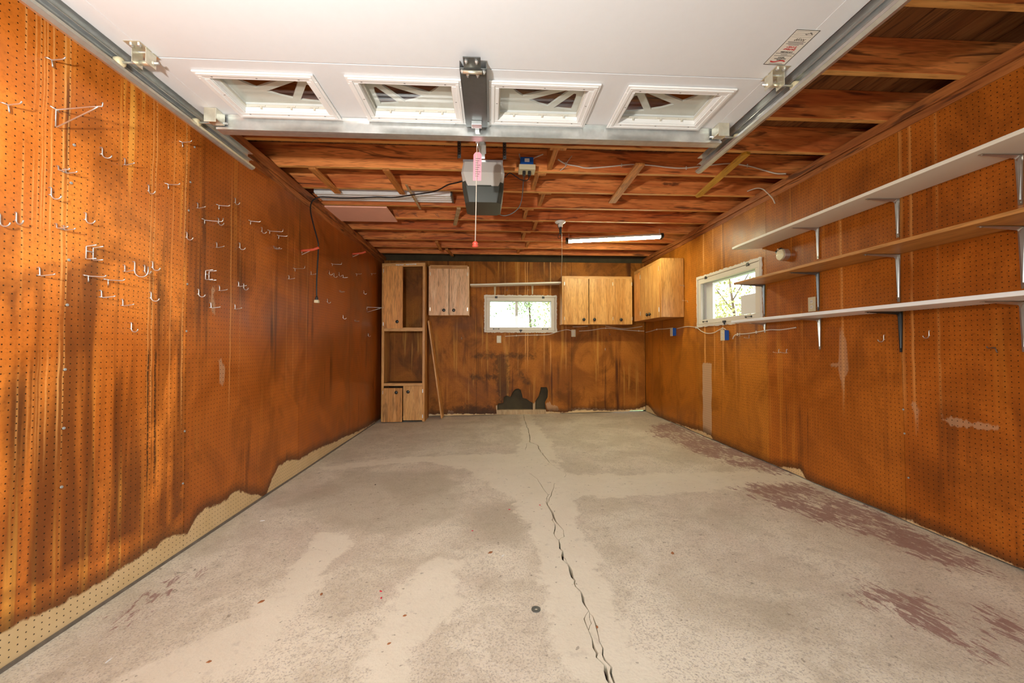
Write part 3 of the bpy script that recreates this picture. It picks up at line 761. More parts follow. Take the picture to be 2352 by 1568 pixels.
# ------------------------------------------------------------------ windows
def window(name, label, side, g, o):
    """g glass rect, o outer opening rect; side 'B' back wall or 'R' side wall"""
    root = empty(name, (g[0], YB, g[2]) if side == 'B' else (XR, g[0], g[2]), label, kind='structure')
    if side == 'B': T = lambda a, t, b: (a, YB+t, b)
    else: T = lambda a, t, b: (XR+t, a, b)
    def fb(nm, a0, a1, b0, b1, t0, t1, mat, par=root, bev=.003):
        p = T(a0, t0, b0); q = T(a1, t1, b1)
        return MB().box(*sorted((p[0],q[0])), *sorted((p[1],q[1])), *sorted((p[2],q[2]))).build(nm, mat, par, bevel=bev)
    A0, A1, Z0, Z1 = g[0]-.085, g[1]+.085, g[2]-.075, g[3]+.085
    # rough caulked rim
    m = MB()
    rimp = []
    def rp(a0, b0, a1, b1, na, nb):
        k = int(max(abs(a1-a0), abs(b1-b0))/.02)
        return [(a0+(a1-a0)*i/k+na*random.uniform(0, .010), b0+(b1-b0)*i/k+nb*random.uniform(0, .012)) for i in range(k)]
    out = rp(A0,Z0,A1,Z0,0,-1)+rp(A1,Z0,A1,Z1,1,0)+rp(A1,Z1,A0,Z1,0,1)+rp(A0,Z1,A0,Z0,-1,0)
    n = len(out)
    inn = [(min(max(a, A0+.012), A1-.012), min(max(b, Z0+.012), Z1-.012)) for a, b in out]
    vs = [T(a, -.008, b) for a, b in out]+[T(a, -.010, b) for a, b in inn]+[T(a, .003, b) for a, b in out]
    m.add(vs, [(i, (i+1) % n, n+(i+1) % n, n+i) for i in range(n)]+[(i, 2*n+i, 2*n+(i+1) % n, (i+1) % n) for i in range(n)])
    m.build('caulk_rim', M_caulk, root)
    # casing
    for nm, r in (('casing', (A0+.008, A1-.008, g[3]+.058, Z1-.008)), ('casing', (A0+.008, A1-.008, Z0+.008, g[2]-.052)),
                  ('casing', (A0+.008, g[0]-.058, g[2]-.05, g[3]+.056)), ('casing', (g[1]+.058, A1-.008, g[2]-.05, g[3]+.056))):
        fb(nm, *r, -.013, .03, M_white)
    # hopper sash
    for r in ((g[0]-.055, g[1]+.055, g[3], g[3]+.055), (g[0]-.055, g[1]+.055, g[2]-.049, g[2]),
              (g[0]-.055, g[0], g[2], g[3]), (g[1], g[1]+.055, g[2], g[3])):
        fb('sash', *r, -.006, .028, M_white)
    fb('window_pane', g[0], g[1], g[2], g[3], .018, .021, M_glass, bev=0)
    # storm slider behind it
    c = g[0]+(g[1]-g[0])*.415
    if side == 'B': fb('mullion', c, c+.045, g[2], g[3], .06, .09, M_shelfw)
    else: fb('mullion', g[1]-.145, g[1]-.005, g[2], g[3], .06, .09, M_trim)
    for r in ((g[0]-.03, g[1]+.03, g[3]-.006, g[3]+.03), (g[0]-.03, g[1]+.03, g[2]-.03, g[2]+.006), (g[0]-.03, g[0]+.006, g[2], g[3]), (g[1]-.006, g[1]+.03, g[2], g[3])):
        fb('outer_frame', *r, .055, .115, M_trim)
    # hardware
    for a in (g[0]+.10, g[1]-.13):
        fb('hinge', a-.02, a+.02, g[3]+.040, g[3]+.072, -.016, -.005, M_black)
    for a in (g[0]+.10, g[1]-.10):
        q = MB().tube([T(a-.042, -.006, g[2]-.024), T(a-.036, -.022, g[2]-.024), T(a+.036, -.022, g[2]-.024), T(a+.042, -.006, g[2]-.024)], .0035)
        q.lathe(T(a-.042, -.006, g[2]-.024), T(0,1,0) if False else ((0,-1,0) if side == 'B' else (-1,0,0)), [(.010,0),(.010,.004)], 8)
        q.lathe(T(a+.042, -.006, g[2]-.024), ((0,-1,0) if side == 'B' else (-1,0,0)), [(.010,0),(.010,.004)], 8)
        q.build('pull_handle', M_black, root)
    c = (g[0]+g[1])/2
    lt = fb('latch', c-.022, c+.022, g[2]-.058, g[2]-.036, -.024, -.008, M_black)
    fb('latch_tongue', c-.008, c+.008, g[2]-.078, g[2]-.056, -.02, -.008, M_black, lt)
    # reveal through the wall
    for r in ((o[0], o[1], o[3]-.012, o[3]), (o[0], o[1], o[2], o[2]+.012), (o[0], o[0]+.012, o[2], o[3]), (o[1]-.012, o[1], o[2], o[3])):
        fb('window_jamb', *r, .03, .114, M_white, bev=0)
    return root
window('window_1', 'white framed hopper window in the end wall under a thin shelf', 'B', WB, OB)
w2 = window('window_2', 'white framed hopper window behind the wooden shelf end', 'R', WR, OR)
pp = B(XR+.0145, XR+.017, 3.63, 3.873, 1.41, 1.60).build('paper_sheet', M_paper, None, loc=(XR+.015,3.75,1.5)); tag(pp, 'sheet of white paper stuck in the corner of the window pane', 'paper')

# ------------------------------------------------------------------ cabinets
def knob(p, axis, parent):
    MB().lathe(p, axis, [(.009,0),(.009,.010),(.022,.014),(.024,.022),(.018,.028),(.008,.030)], 14).build('knob', M_knob, parent, smooth=True)

def tall_cabinet():
    x0, x1, y0, y1, z0, z1 = -1.598, -.972, 5.93, 6.330, fz(-1.3)+.001, 2.318
    r = empty('tall_cabinet', (x0, y0, z0), 'tall honey oak cabinet with open bay and missing door standing on the floor', 'cabinet')
    B(x0, x0+.018, y0+.02, y1, z0, z1-.02).build('side_panel', M_oak, r)
    B(x1-.018, x1, y0+.02, y1, z0, z1-.02).build('side_panel', M_weath, r)
    tp = MB().obox(((x0+x1)/2, (y0+.02+y1)/2, z1-.009), ((x1-x0)/2, 0, .009), (0, (y1-y0-.02)/2, 0), (0, 0, .009)).build('top_panel', M_oakx, r)
    f = .036
    B(x0, x0+f, y0, y0+.02, z0+.01, z1-.022).build('stile', M_oak, r, bevel=.002)
    B(x1-f, x1, y0, y0+.02, z0+.01, z1-.002).build('stile', M_oak, r, bevel=.002)
    MB().obox(((x0+x1)/2, y0+.009, z1-.026), ((x1-x0)/2, 0, .010), (0, .0095, 0), (0, 0, .028)).build('top_rail', M_oakx, r, bevel=.002)
    B(x0+f, x1-f, y0, y0+.02, 1.315, 1.368).build('middle_rail', M_oakx, r, bevel=.002)
    B(x0+.018, x1-.018, y0+.02, y1, 1.335, 1.353).build('shelf', M_dark, r)
    B(x0+f, x1-f, y0, y0+.02, .515, .555).build('lower_rail', M_oakx, r, bevel=.002)
    B(x0+.018, x1-.018, y0+.02, y1, .533, .551).build('shelf', M_dark, r)
    B(x0+.018, x1-.018, y0+.02, y1, .05, .066).build('shelf', M_dark, r)
    B(x0+.018, x1-.018, y1-.004, y1, z0+.03, .533).build('back_panel', M_dark, r)
    d = B(x0+f-.006, -1.292, y0-.018, y0-.001, 1.355, 2.268).build('door', M_oakd, r, bevel=.002)
    knob((-1.368, y0-.018, 1.452), (0,-1,0), d)
    d = B(x0+f-.004, -1.290, y0-.028, y0-.011, z0+.008, .486).build('door', M_weath, r, bevel=.002)
    knob((-1.372, y0-.028, .425), (0,-1,0), d)
    d = B(-1.278, x1-f+.004, y0-.018, y0-.001, z0+.030, .515).build('door', M_oak, r, bevel=.002)
    knob((-1.205, y0-.018, .432), (0,-1,0), d)
    for (hx, hz) in ((x0+f-.010, 2.20), (x0+f-.010, 1.42), (x0+f-.008, .42), (x1-f+.008, .44), (x1-f+.008, .07)):
        B(hx-.006, hx+.006, y0-.008, y0, hz-.025, hz+.025).build('hinge', M_galv, r)
    # flaked white lettering on the top rail
    m = MB()
    for k, (a, w_) in enumerate([(.20,.016),(.219,.013),(.235,.015),(.254,.010),(.268,.018),(.29,.012),(.306,.008),(.345,.02),(.368,.016),(.388,.014),(.405,.018),(.427,.013),(.443,.016),(.462,.012),(.478,.02)]):
        zc = z1-.024+.0165*((a-.30)/.30)
        m.box(x0+a, x0+a+w_*.85, y0-.0025, y0-.0006, zc-.006-.003*(k % 3), zc+.007)
    m.build('flaked_lettering', M_paper, r)['kind'] = 'stuff'
tall_cabinet()

def wall_cabinet(name, label, x0, x1, y0, z0, z1, doors, mat, knobs, tilt=0.0):
    y1 = YB-.006
    r = empty(name, (x0, y0, z0), label, 'cabinet')
    B(x0, x0+.018, y0+.02, y1, z0, z1).build('side_panel', mat, r)
    B(x1-.018, x1, y0+.02, y1, z0, z1).build('side_panel', mat, r)
    B(x0+.018, x1-.018, y0+.02, y1, z1-.02, z1).build('top_panel', M_oakx, r)
    B(x0+.018, x1-.018, y0+.02, y1, z0, z0+.018).build('bottom_panel', M_oakx, r)
    B(x0+.018, x1-.018, y1-.005, y1, z0+.018, z1-.02).build('back_panel', M_dark, r)
    B(x0+.030, x1-.030, y0, y0+.02, z1-.045, z1).build('top_rail', M_oakx, r, bevel=.002)
    B(x0, x0+.030, y0, y0+.02, z0, z1).build('stile', mat, r, bevel=.002)
    B(x1-.030, x1, y0, y0+.02, z0, z1).build('stile', mat, r, bevel=.002)
    for (a, b) in [(doors[i][1], doors[i+1][0]) for i in range(len(doors)-1)]:
        if b-a > .02: B(a-.006, b+.006, y0, y0+.019, z0, z1-.045).build('stile', mat, r, bevel=.002)
    for i, ((a, b), kx) in enumerate(zip(doors, knobs)):
        d = B(a, b, y0-.018, y0-.001, z0-.004+.003*i, z1-.040).build('door', mat, r, bevel=.002)
        knob((kx, y0-.018, z0+.073), (0,-1,0), d)
        hx = a+.004 if kx > (a+b)/2 else b-.004
        for hz in (z0+.09, z1-.12): B(hx-.005, hx+.005, y0-.022, y0-.018, hz-.025, hz+.025).build('hinge', M_zinc, d)
    return r
wall_cabinet('wall_cabinet', 'pinkish oak two-door wall cabinet beside the tall cabinet', -.938, -.335, 6.05, 1.560, 2.300,
             [(-.917,-.634),(-.628,-.352)], M_oakp, (-.707,-.560))
wall_cabinet('wall_cabinet', 'honey oak three-door wall cabinet between the end window and the corner', 1.084, 2.172, 6.05, 1.428, 2.170,
             [(1.112,1.489),(1.500,1.869),(1.905,2.168)], M_oak, (1.412,1.574,1.988))
tb = B(-.925, -.357, 6.06, 6.30, 2.3015, 2.318).build('loose_board', M_oakx, None, bevel=.002, loc=(-.64,6.2,2.302)); tag(tb, 'loose pale board lying on top of the two-door wall cabinet', 'board')

def corner_cabinet():
    x0, x1, y0, y1, z0, z1 = 2.185, XR-.004, 5.02, 5.995, 1.470, 2.232
    r = empty('corner_cabinet', (x1, y0, z0), 'golden oak cabinet on the window wall next to the corner', 'cabinet')
    B(x0+.02, x1, y0, y0+.018, z0, z1).build('side_panel', M_oak, r, bevel=.002)
    B(x0+.02, x1, y1-.018, y1, z0, z1).build('side_panel', M_oak, r)
    B(x0+.02, x1, y0+.018, y1-.018, z1-.018, z1).build('top_panel', M_shelfo, r)
    B(x0+.02, x1, y0+.018, y1-.018, z0, z0+.018).build('bottom_panel', M_shelfo, r)
    B(x0, x0+.02, y0+.030, y1, z1-.05, z1).build('top_rail', M_shelfo, r, bevel=.002)
    B(x0, x0+.02, y0, y0+.030, z0, z1).build('stile', M_oak, r, bevel=.002)
    B(x0, x0+.02, 5.70, y1, z0, z1-.05).build('stile', M_oakd, r, bevel=.002)
    for (a, b, k, hy) in ((5.375, 5.705, 5.415, 5.70), (5.045, 5.368, 5.325, 5.05)):
        d = B(x0-.018, x0-.001, a, b, z0-.002, z1-.045).build('door', M_oak, r, bevel=.002)
        knob((x0-.018, k, z0+.06), (-1,0,0), d)
        for hz in (z0+.1, z1-.13): B(x0-.022, x0-.018, hy-.006, hy+.006, hz-.03, hz+.03).build('hinge', M_zinc, d)
corner_cabinet()

lb = MB()
c0, c1 = Vector((-.742, 6.20, fz(-.74)+.012)), Vector((-.948, 6.20, 1.478))
ax = (c1-c0); n_ = ax.normalized().cross(Vector((0,1,0)))
lb.obox((c0+c1)/2, ax/2, (0,.115,0), n_*.009)
o = lb.build('leaning_door', M_oak, None, bevel=.002, loc=tuple(c0))
tag(o, 'loose oak cabinet door leaning against the side of the tall cabinet', 'board')
lb2 = MB()
for s in (-1, 1): lb2.obox((c0+c1)/2+Vector((0,s*.085,0))+n_*.011, ax/2*.98, (0,.016,0), n_*.002)
lb2.build('batten', M_oakd, o)

# ------------------------------------------------------------------ shelves and brackets
def bracket(p, out, depth, drop, mat, label, name='shelf_bracket'):
    """pressed-steel bracket: p = top back point on the wall, out = direction into the room"""
    r = empty(name, p, label, 'bracket', 'pressed steel shelf brackets')
    p = Vector(p); out = Vector(out); side = out.cross(Vector((0,0,1)))
    up = Vector((0,0,1))
    def arm(nm, d0, nrm, ln):
        m = MB()
        w0, w1 = .016, .008
        a, b = p+nrm*.0015, p+d0*ln+nrm*.0015
        m.add([a-side*w0, a+side*w0, b+side*w1, b-side*w1, a-side*w0+nrm*.002, a+side*w0+nrm*.002, b+side*w1+nrm*.002, b-side*w1+nrm*.002],
              [(0,1,2,3),(4,7,6,5),(0,4,5,1),(1,5,6,2),(2,6,7,3),(3,7,4,0)])
        # raised rib
        q0, q1 = p+d0*.012, p+d0*(ln*.90)
        m.add([q0-side*.009+nrm*.003, q0+side*.009+nrm*.003, q1+side*.004+nrm*.003, q1-side*.004+nrm*.003, q0+nrm*.018, q1+nrm*.007],
              [(0,4,5,3),(1,2,5,4),(0,1,4),(3,5,2)])
        m.lathe(p+d0*(ln-.012)+nrm*.003, nrm, [(.005,0),(.005,.003),(.003,.005)], 8)
        return m.build(nm, mat, r)
    arm('wall_arm', -up, out, drop)
    arm('shelf_arm', out, -up, depth)
    m = MB().add([p+out*.004-side*.007, p+out*.004+side*.007, p+out*.045-up*.004-side*.004, p+out*.045-up*.004+side*.004, p+out*.004-up*.045-side*.004, p+out*.004-up*.045+side*.004, p+out*.022-up*.022],
                 [(0,1,3,2),(0,4,5,1),(0,2,6,4),(1,5,6,3),(2,3,6),(4,6,5)])
    m.build('gusset', mat, r)
    return r

wx = XR-.003
ts = MB().prism([(2.237,1.0),(2.237,3.50),(2.245,3.60),(2.262,3.605),(2.483,3.56),(2.483,1.0)], lambda a,b,t:(a,b,t), 1.998, 2.018).build('shelf_board', M_shelfw, None, bevel=.002, loc=(2.36,2.3,2.0))
tag(ts, 'long off-white top shelf board on steel brackets', 'shelf')
ms = B(2.215, 2.483, 1.0, 3.535, 1.658, 1.677).build('shelf_board', M_shelfo, None, bevel=.002, loc=(2.35,2.3,1.66))
tag(ms, 'golden wood middle shelf board between two white shelves', 'shelf')
bs_ = B(2.195, 2.470, 1.0, 3.55, 1.308, 1.330).build('shelf_board', M_trim, None, bevel=.003, loc=(2.35,2.3,1.31))
tag(bs_, 'long white painted bottom shelf board on mixed brackets', 'shelf')
st = {1.735: 'nearest the doorway', 2.30: 'two studs from the doorway', 2.90: 'three studs from the doorway', 3.505: 'beside the window frame'}
for y, t_ in ((1.735, 'at the doorway end of the off-white top shelf'), (2.302, 'under the top shelf straight above the black bracket'), (2.90, 'under the top shelf next to the round junction box')):
    bracket((wx, y, 1.997), (-1,0,0), .20, .235, M_brack, 'silver steel bracket '+t_)
for y, t_ in ((1.732, 'silver steel bracket at the doorway end of the golden shelf'), (2.305, 'silver steel bracket under the golden shelf above the black bracket'), (2.905, 'grey steel bracket under the golden shelf beside the ivory outlet'), (3.507, 'grey steel bracket under the golden shelf beside the window frame')):
    bracket((wx, y, 1.657), (-1,0,0), .22, .29, M_brack if y < 2.6 else M_gray, t_)
bracket((wx, 1.735, 1.307), (-1,0,0), .21, .235, M_brack, 'silver steel bracket at the doorway end of the white bottom shelf')
bracket((wx, 2.898, 1.307), (-1,0,0), .21, .235, M_brack, 'silver steel bracket under the bottom shelf below the ivory outlet')
bracket((wx, 3.502, 1.307), (-1,0,0), .14, .085, M_brack, 'short silver bracket under the white bottom shelf end')
bracket((wx, 2.298, 1.307), (-1,0,0), .22, .245, M_black, 'black steel bracket under the white bottom shelf')

m = MB().obox((.38, 6.235, 2.062), (.704, 0, .024), (0, .098, 0), (0, 0, .011))
sh = m.build('window_shelf', M_shelfw, None, bevel=.002, loc=(.38,6.33,2.06)); tag(sh, 'narrow off-white shelf on two brackets above the end window', 'shelf')
for x, zz in ((.06, 2.040), (.658, 2.060)):
    bracket((x, YB-.003, zz), (0,-1,0), .15, .14, M_ivory, 'small cream bracket under the shelf above the end window, '+('cabinet' if x < .3 else 'pull cord')+' side')

# ------------------------------------------------------------------ outlets and boxes
def outlet(loc, nrm, label, blue=False, w=.035, h=.057):
    r = empty('wall_outlet', loc, label, 'outlet')
    n = Vector(nrm); s = Vector((0,0,1)).cross(n); c = Vector(loc); u = Vector((0,0,1))
    t = .05 if blue else .0
    if blue: MB().obox(c+n*.025, s*.030, u*.052, n*.025).build('outlet_box', M_blue, r, bevel=.003)
    p = MB().obox(c+n*(t+.003), s*w, u*h, n*.003).build('cover_plate', M_ivory, r, bevel=.002)
    for k in (-1, 1):
        q = MB().lathe(c+n*(t+.006)+u*k*.021, n, [(.016,0),(.015,.0025)], 12).build('receptacle', M_white, p)
        mm = MB()
        for j in (-1, 1): mm.obox(c+n*(t+.0088)+u*k*.021+s*j*.006, s*.0012, u*.004, n*.0004)
        mm.build('slots', M_black, p)
    return r
outlet((.124, YB-.001, 1.204), (0,-1,0), 'ivory outlet plate on the end wall below the window')
outlet((1.316, YB-.001, 1.302), (0,-1,0), 'ivory outlet plate below the three-door wall cabinet')
outlet((XR-.001, 2.966, 1.422), (-1,0,0), 'tall ivory outlet behind the bracket over the bottom shelf', h=.056)
outlet((XR-.001, 5.28, 1.288), (-1,0,0), 'blue box outlet below the corner cabinet', True)
outlet((XR-.001, 4.085, 1.212), (-1,0,0), 'blue box outlet hanging under the window sill latch', True)

r = empty('round_junction_box', (XR, 3.236, 1.868), 'round metal junction box with cream cover above the window corner', 'junction box')
MB().lathe((XR+.01, 3.236, 1.868), (-1,0,0), [(.05,0),(.05,.05),(.047,.052)], 16).build('metal_box', M_galv, r)
cv = MB().lathe((XR-.043, 3.236, 1.868), (-1,0,0), [(.046,0),(.046,.010),(.043,.012)], 16).build('cover_plate', M_ivory, r)
for dy in (-.03, .03): MB().lathe((XR-.055, 3.236+dy, 1.868), (-1,0,0), [(.004,0),(.003,.002)], 8).build('screw', M_galv, cv)
MB().tube([(XR-.03,3.26,1.905),(XR-.04,3.28,1.93),(XR-.02,3.31,1.93),(XR-.004,3.325,1.91)], .003).build('wire', M_cable, r)
MB().prism([(3.26,1.93),(3.30,1.945),(3.36,1.93),(3.355,1.905),(3.31,1.90),(3.27,1.905)], lambda a,b,t:(XR+t,a,b), -.0022, -.0008).build('torn_hole', M_black, wr)

# blue box on the joist for the opener
r = empty('ceiling_outlet', (.28, 3.18, 2.54), 'blue plastic outlet box with ivory face on a ceiling joist', 'outlet')
B(.229, .332, 3.105, 3.183, 2.518, 2.588).build('outlet_box', M_blue, r, bevel=.004)
B(.262, .300, 3.1035, 3.105, 2.548, 2.575).build('printed_label', M_paper, r)
B(.216, .346, 3.075, 3.185, 2.478, 2.517).build('cover_plate', M_ivory, r, bevel=.004)
for x, nm in ((.258, 'plug'), (.300, 'plug')):
    B(x-.012, x+.012, 3.10, 3.13, 2.442, 2.477).build(nm, M_blackr, r, bevel=.004)

# ------------------------------------------------------------------ cables
def smooth(pts, k=6):
    P = [Vector(p) for p in pts]
    out = []
    for i in range(len(P)-1):
        p0, p1, p2, p3 = P[max(i-1,0)], P[i], P[i+1], P[min(i+2,len(P)-1)]
        for j in range(k):
            t = j/k
            out.append(.5*((2*p1)+(-p0+p2)*t+(2*p0-5*p1+4*p2-p3)*t*t+(-p0+3*p1-3*p2+p3)*t**3))
    return out+[P[-1]]
def cable(name, label, pts, r, mat, cat='cable', clips=(), cn=(0,-1,0)):
    loc = tuple(pts[0])
    o = MB().tube(smooth(pts), r, 6).build(name, mat, None, True, loc=loc)
    tag(o, label, cat)
    for c in clips:
        q = Vector(c); n = Vector(cn); s = n.cross(Vector((0,0,1)))
        MB().obox(q+n*.003, s*.0035, (0,0,.012), n*.005).build('staple', M_cable, o)
    return o
yb = YB-.006
bc = lambda pts: [(x, yb, z) for x, z in pts]
cable('white_cable', 'white cable stapled under the end window', bc([(.221,1.252),(.36,1.26),(.498,1.266),(.70,1.272),(.916,1.281),(1.06,1.325),(1.197,1.358),(1.281,1.344)]), .005, M_cable, clips=[(.40,yb,1.262),(.73,yb,1.272)])
cable('white_cable', 'white cable stapled along the end wall into the corner', bc([(1.408,1.337),(1.6,1.35),(1.833,1.385),(2.1,1.362),(2.35,1.343),(2.47,1.339)]), .005, M_cable, clips=[(1.84,yb,1.384),(2.38,yb,1.342)])
cable('white_cable', 'short white cable tucked under the three-door wall cabinet', bc([(1.303,1.405),(1.43,1.408),(1.55,1.418)]), .004, M_cable)
cable('white_cable', 'sagging white cable under the cabinet near the corner', bc([(1.833,1.418),(1.97,1.395),(2.118,1.378),(2.3,1.392),(2.44,1.416)]), .004, M_cable)
xr = XR-.006
rc = lambda pts: [(xr, y, z) for y, z in pts]
cable('white_cable', 'white cable from the corner to the blue outlet box', rc([(6.30,1.317),(6.1,1.327),(5.859,1.346),(5.6,1.342),(5.34,1.345)]), .005, M_cable, clips=[(xr,5.86,1.346)], cn=(-1,0,0))
cable('white_cable', 'white cable looping under the window to the blue box', rc([(5.215,1.330),(4.95,1.345),(4.717,1.322),(4.60,1.275),(4.48,1.245),(4.339,1.245),(4.22,1.275),(4.15,1.287),(4.10,1.270)]), .005, M_cable, clips=[(xr,4.717,1.322),(xr,4.16,1.286)], cn=(-1,0,0))
cable('white_cable', 'white cable running under the bottom shelf from the window', rc([(3.985,1.172),(3.96,1.20),(3.913,1.216),(3.76,1.218),(3.609,1.228),(3.434,1.243),(3.3,1.238),(3.129,1.249)]), .005, M_cable, clips=[(xr,3.90,1.217),(xr,3.615,1.228)], cn=(-1,0,0))
yj = 3.178
cable('white_cable', 'long white cable stapled wavily along a ceiling joist face', [(.539,yj,2.608),(.603,yj,2.572),(.70,yj,2.556),(.78,yj,2.543),(.959,yj,2.559),(1.14,yj,2.581),(1.30,yj,2.578),(1.45,yj,2.564),(1.576,yj,2.561),(1.722,yj,2.579),(1.90,yj,2.603),(2.0,yj,2.607),(2.15,yj,2.588),(2.26,yj,2.560),(2.36,yj-.01,2.530),(2.44,yj-.02,2.526)], .0055, M_cable,
      clips=[(.60,yj,2.572),(1.06,yj,2.571),(1.60,yj,2.561),(2.12,yj,2.593)])
cable('white_wire', 'thin white wire crossing the long joist cable', [(.653,yj,2.64),(.61,yj-.01,2.58),(.60,yj-.012,2.55),(.556,yj-.005,2.515)], .003, M_cable)
cable('white_cable', 'white cable entering the blue ceiling box from above', [(.225,yj,2.645),(.229,yj,2.62),(.239,yj-.02,2.585)], .005, M_cable)
cable('white_cable', 'white cable curving out of the blue ceiling box', [(.325,yj-.02,2.585),(.345,yj-.01,2.61),(.373,yj,2.628),(.418,yj+.002,2.648)], .005, M_cable)
cable('white_cable', 'cut end of white cable hanging over the window wall plate', [(2.40,3.60,2.55),(2.435,3.52,2.548),(2.455,3.46,2.515),(2.462,3.42,2.47),(2.465,3.36,2.40),(2.468,3.33,2.34)], .005, M_cable)
cable('black_cord', 'black extension cord sagging from the opener and down the hook wall', [(-.222,2.98,2.33),(-.27,3.08,2.36),(-.36,3.30,2.43),(-.504,3.56,2.475),(-.714,3.66,2.478),(-.90,3.735,2.478),(-1.061,3.765,2.490),(-1.25,3.79,2.487),(-1.40,3.80,2.486),(-1.52,3.79,2.488),(-1.60,3.77,2.478),(-1.645,3.74,2.43),(-1.643,3.70,2.34),(-1.60,3.66,2.20),(-1.55,3.642,2.04),(-1.543,3.640,1.98),(-1.54,3.622,1.85),(-1.538,3.60,1.65),(-1.536,3.60,1.535)], .006, M_blackr, 'cord')
r = empty('cord_socket', (-1.535, 3.60, 1.50), 'cream socket block on the end of the black hanging cord', 'socket')
B(-1.553, -1.517, 3.585, 3.615, 1.478, 1.504).build('socket_block', M_ivory, r, bevel=.003)
MB().lathe((-1.536,3.60,1.504), (0,0,1), [(.012,0),(.012,.02),(.008,.032)], 10).build('cord_collar', M_blackr, r)
cable('black_cord', 'grey cord hanging in a loop below the blue ceiling box', [(.258,3.115,2.44),(.252,3.12,2.38),(.243,3.13,2.27),(.22,3.14,2.20),(.17,3.15,2.155),(.11,3.155,2.135),(.062,3.155,2.148),(.042,3.155,2.20),(.045,3.152,2.26)], .004, M_gray, 'cord')
cable('black_cord', 'short black cord from the blue ceiling box to the opener', [(.300,3.115,2.445),(.285,3.11,2.405),(.24,3.09,2.395),(.19,3.05,2.405),(.14,3.0,2.41),(.104,2.96,2.36)], .004, M_blackr, 'cord')

# ------------------------------------------------------------------ lights of the room
r = empty('shop_light', (1.5, 4.85, 2.41), 'lit fluorescent shop light hanging under the joists', 'light')
a, b = Vector((.935, 4.955, 2.405)), Vector((2.095, 4.752, 2.425))
d = (b-a).normalized(); s = d.cross(Vector((0,0,1))).normalized()
m = MB()
prof = [(-.060,.012),(-.030,.040),(.030,.040),(.060,.012),(.058,.010),(.029,.036),(-.029,.036),(-.058,.010)]
m.loft([[p+s*u+Vector((0,0,1))*v for u, v in prof] for p in (a+d*.03, b-d*.03)])
m.build('reflector', M_shelfw, r)
for p, q in ((a, a+d*.035), (b-d*.035, b)):
    MB().loft([[c+s*u+Vector((0,0,1))*v for u, v in [(-.062,.0),(-.032,.044),(.032,.044),(.062,.0),(.05,-.012),(-.05,-.012)]] for c in (p, q)]).build('end_cap', M_black, r)
MB().tube([a+d*.036+Vector((0,0,.004)), b-d*.036+Vector((0,0,.004))], .019, 12).build('tube', M_tube, r, True)
for p in (a+d*.04, b-d*.04):
    MB().tube([p+Vector((0,0,.04)), p+Vector((0,0,.104))], .0025).build('hanger', M_galv, r)

r = empty('shop_light', (-1.0, 3.88, 2.53), 'unlit white ribbed shop light lying between joists', 'light')
m = MB().box(-1.655, -.385, 3.785, 3.985, 2.530, 2.585); m.build('housing', M_trim, r, bevel=.006)
for i in range(4): B(-1.65, -.39, 3.795+.05*i, 3.825+.05*i, 2.522, 2.531).build('rib', M_trim, r, bevel=.003)
B(-.384, -.372, 3.785, 3.985, 2.522, 2.585).build('end_cap', M_gray, r)

r = empty('lamp_holder', (.782, 4.466, JZ), 'white porcelain lamp holder with bundled black cord under a joist', 'lamp holder')
MB().lathe((.782,4.466,JZ-.001), (0,0,-1), [(.060,0),(.062,.010),(.048,.022),(.028,.030),(.026,.062),(.022,.064)], 20).build('porcelain_base', M_porc, r, True)
B(.770, .796, 4.455, 4.477, 2.365, 2.445).build('plug', M_blackr, r, bevel=.005)
lp = []
for k in range(40):
    t = k/39*4*math.pi
    lp.append((.772+.022*math.sin(t), 4.45+.010*math.cos(t*.7), 2.395+.085*math.cos(t*.5+.2)))
MB().tube(lp, .003, 5).build('cord_bundle', M_blackr, r, True)
cable('pull_cord', 'thin pale pull cord from the lamp holder down past the shelf end', [(.800,4.47,2.37),(.84,4.70,2.345),(.93,5.2,2.265),(1.02,5.75,2.17),(1.092,6.135,2.092),(1.094,6.137,2.0),(1.0945,6.137,1.80)], .0022, M_cable, 'cord')

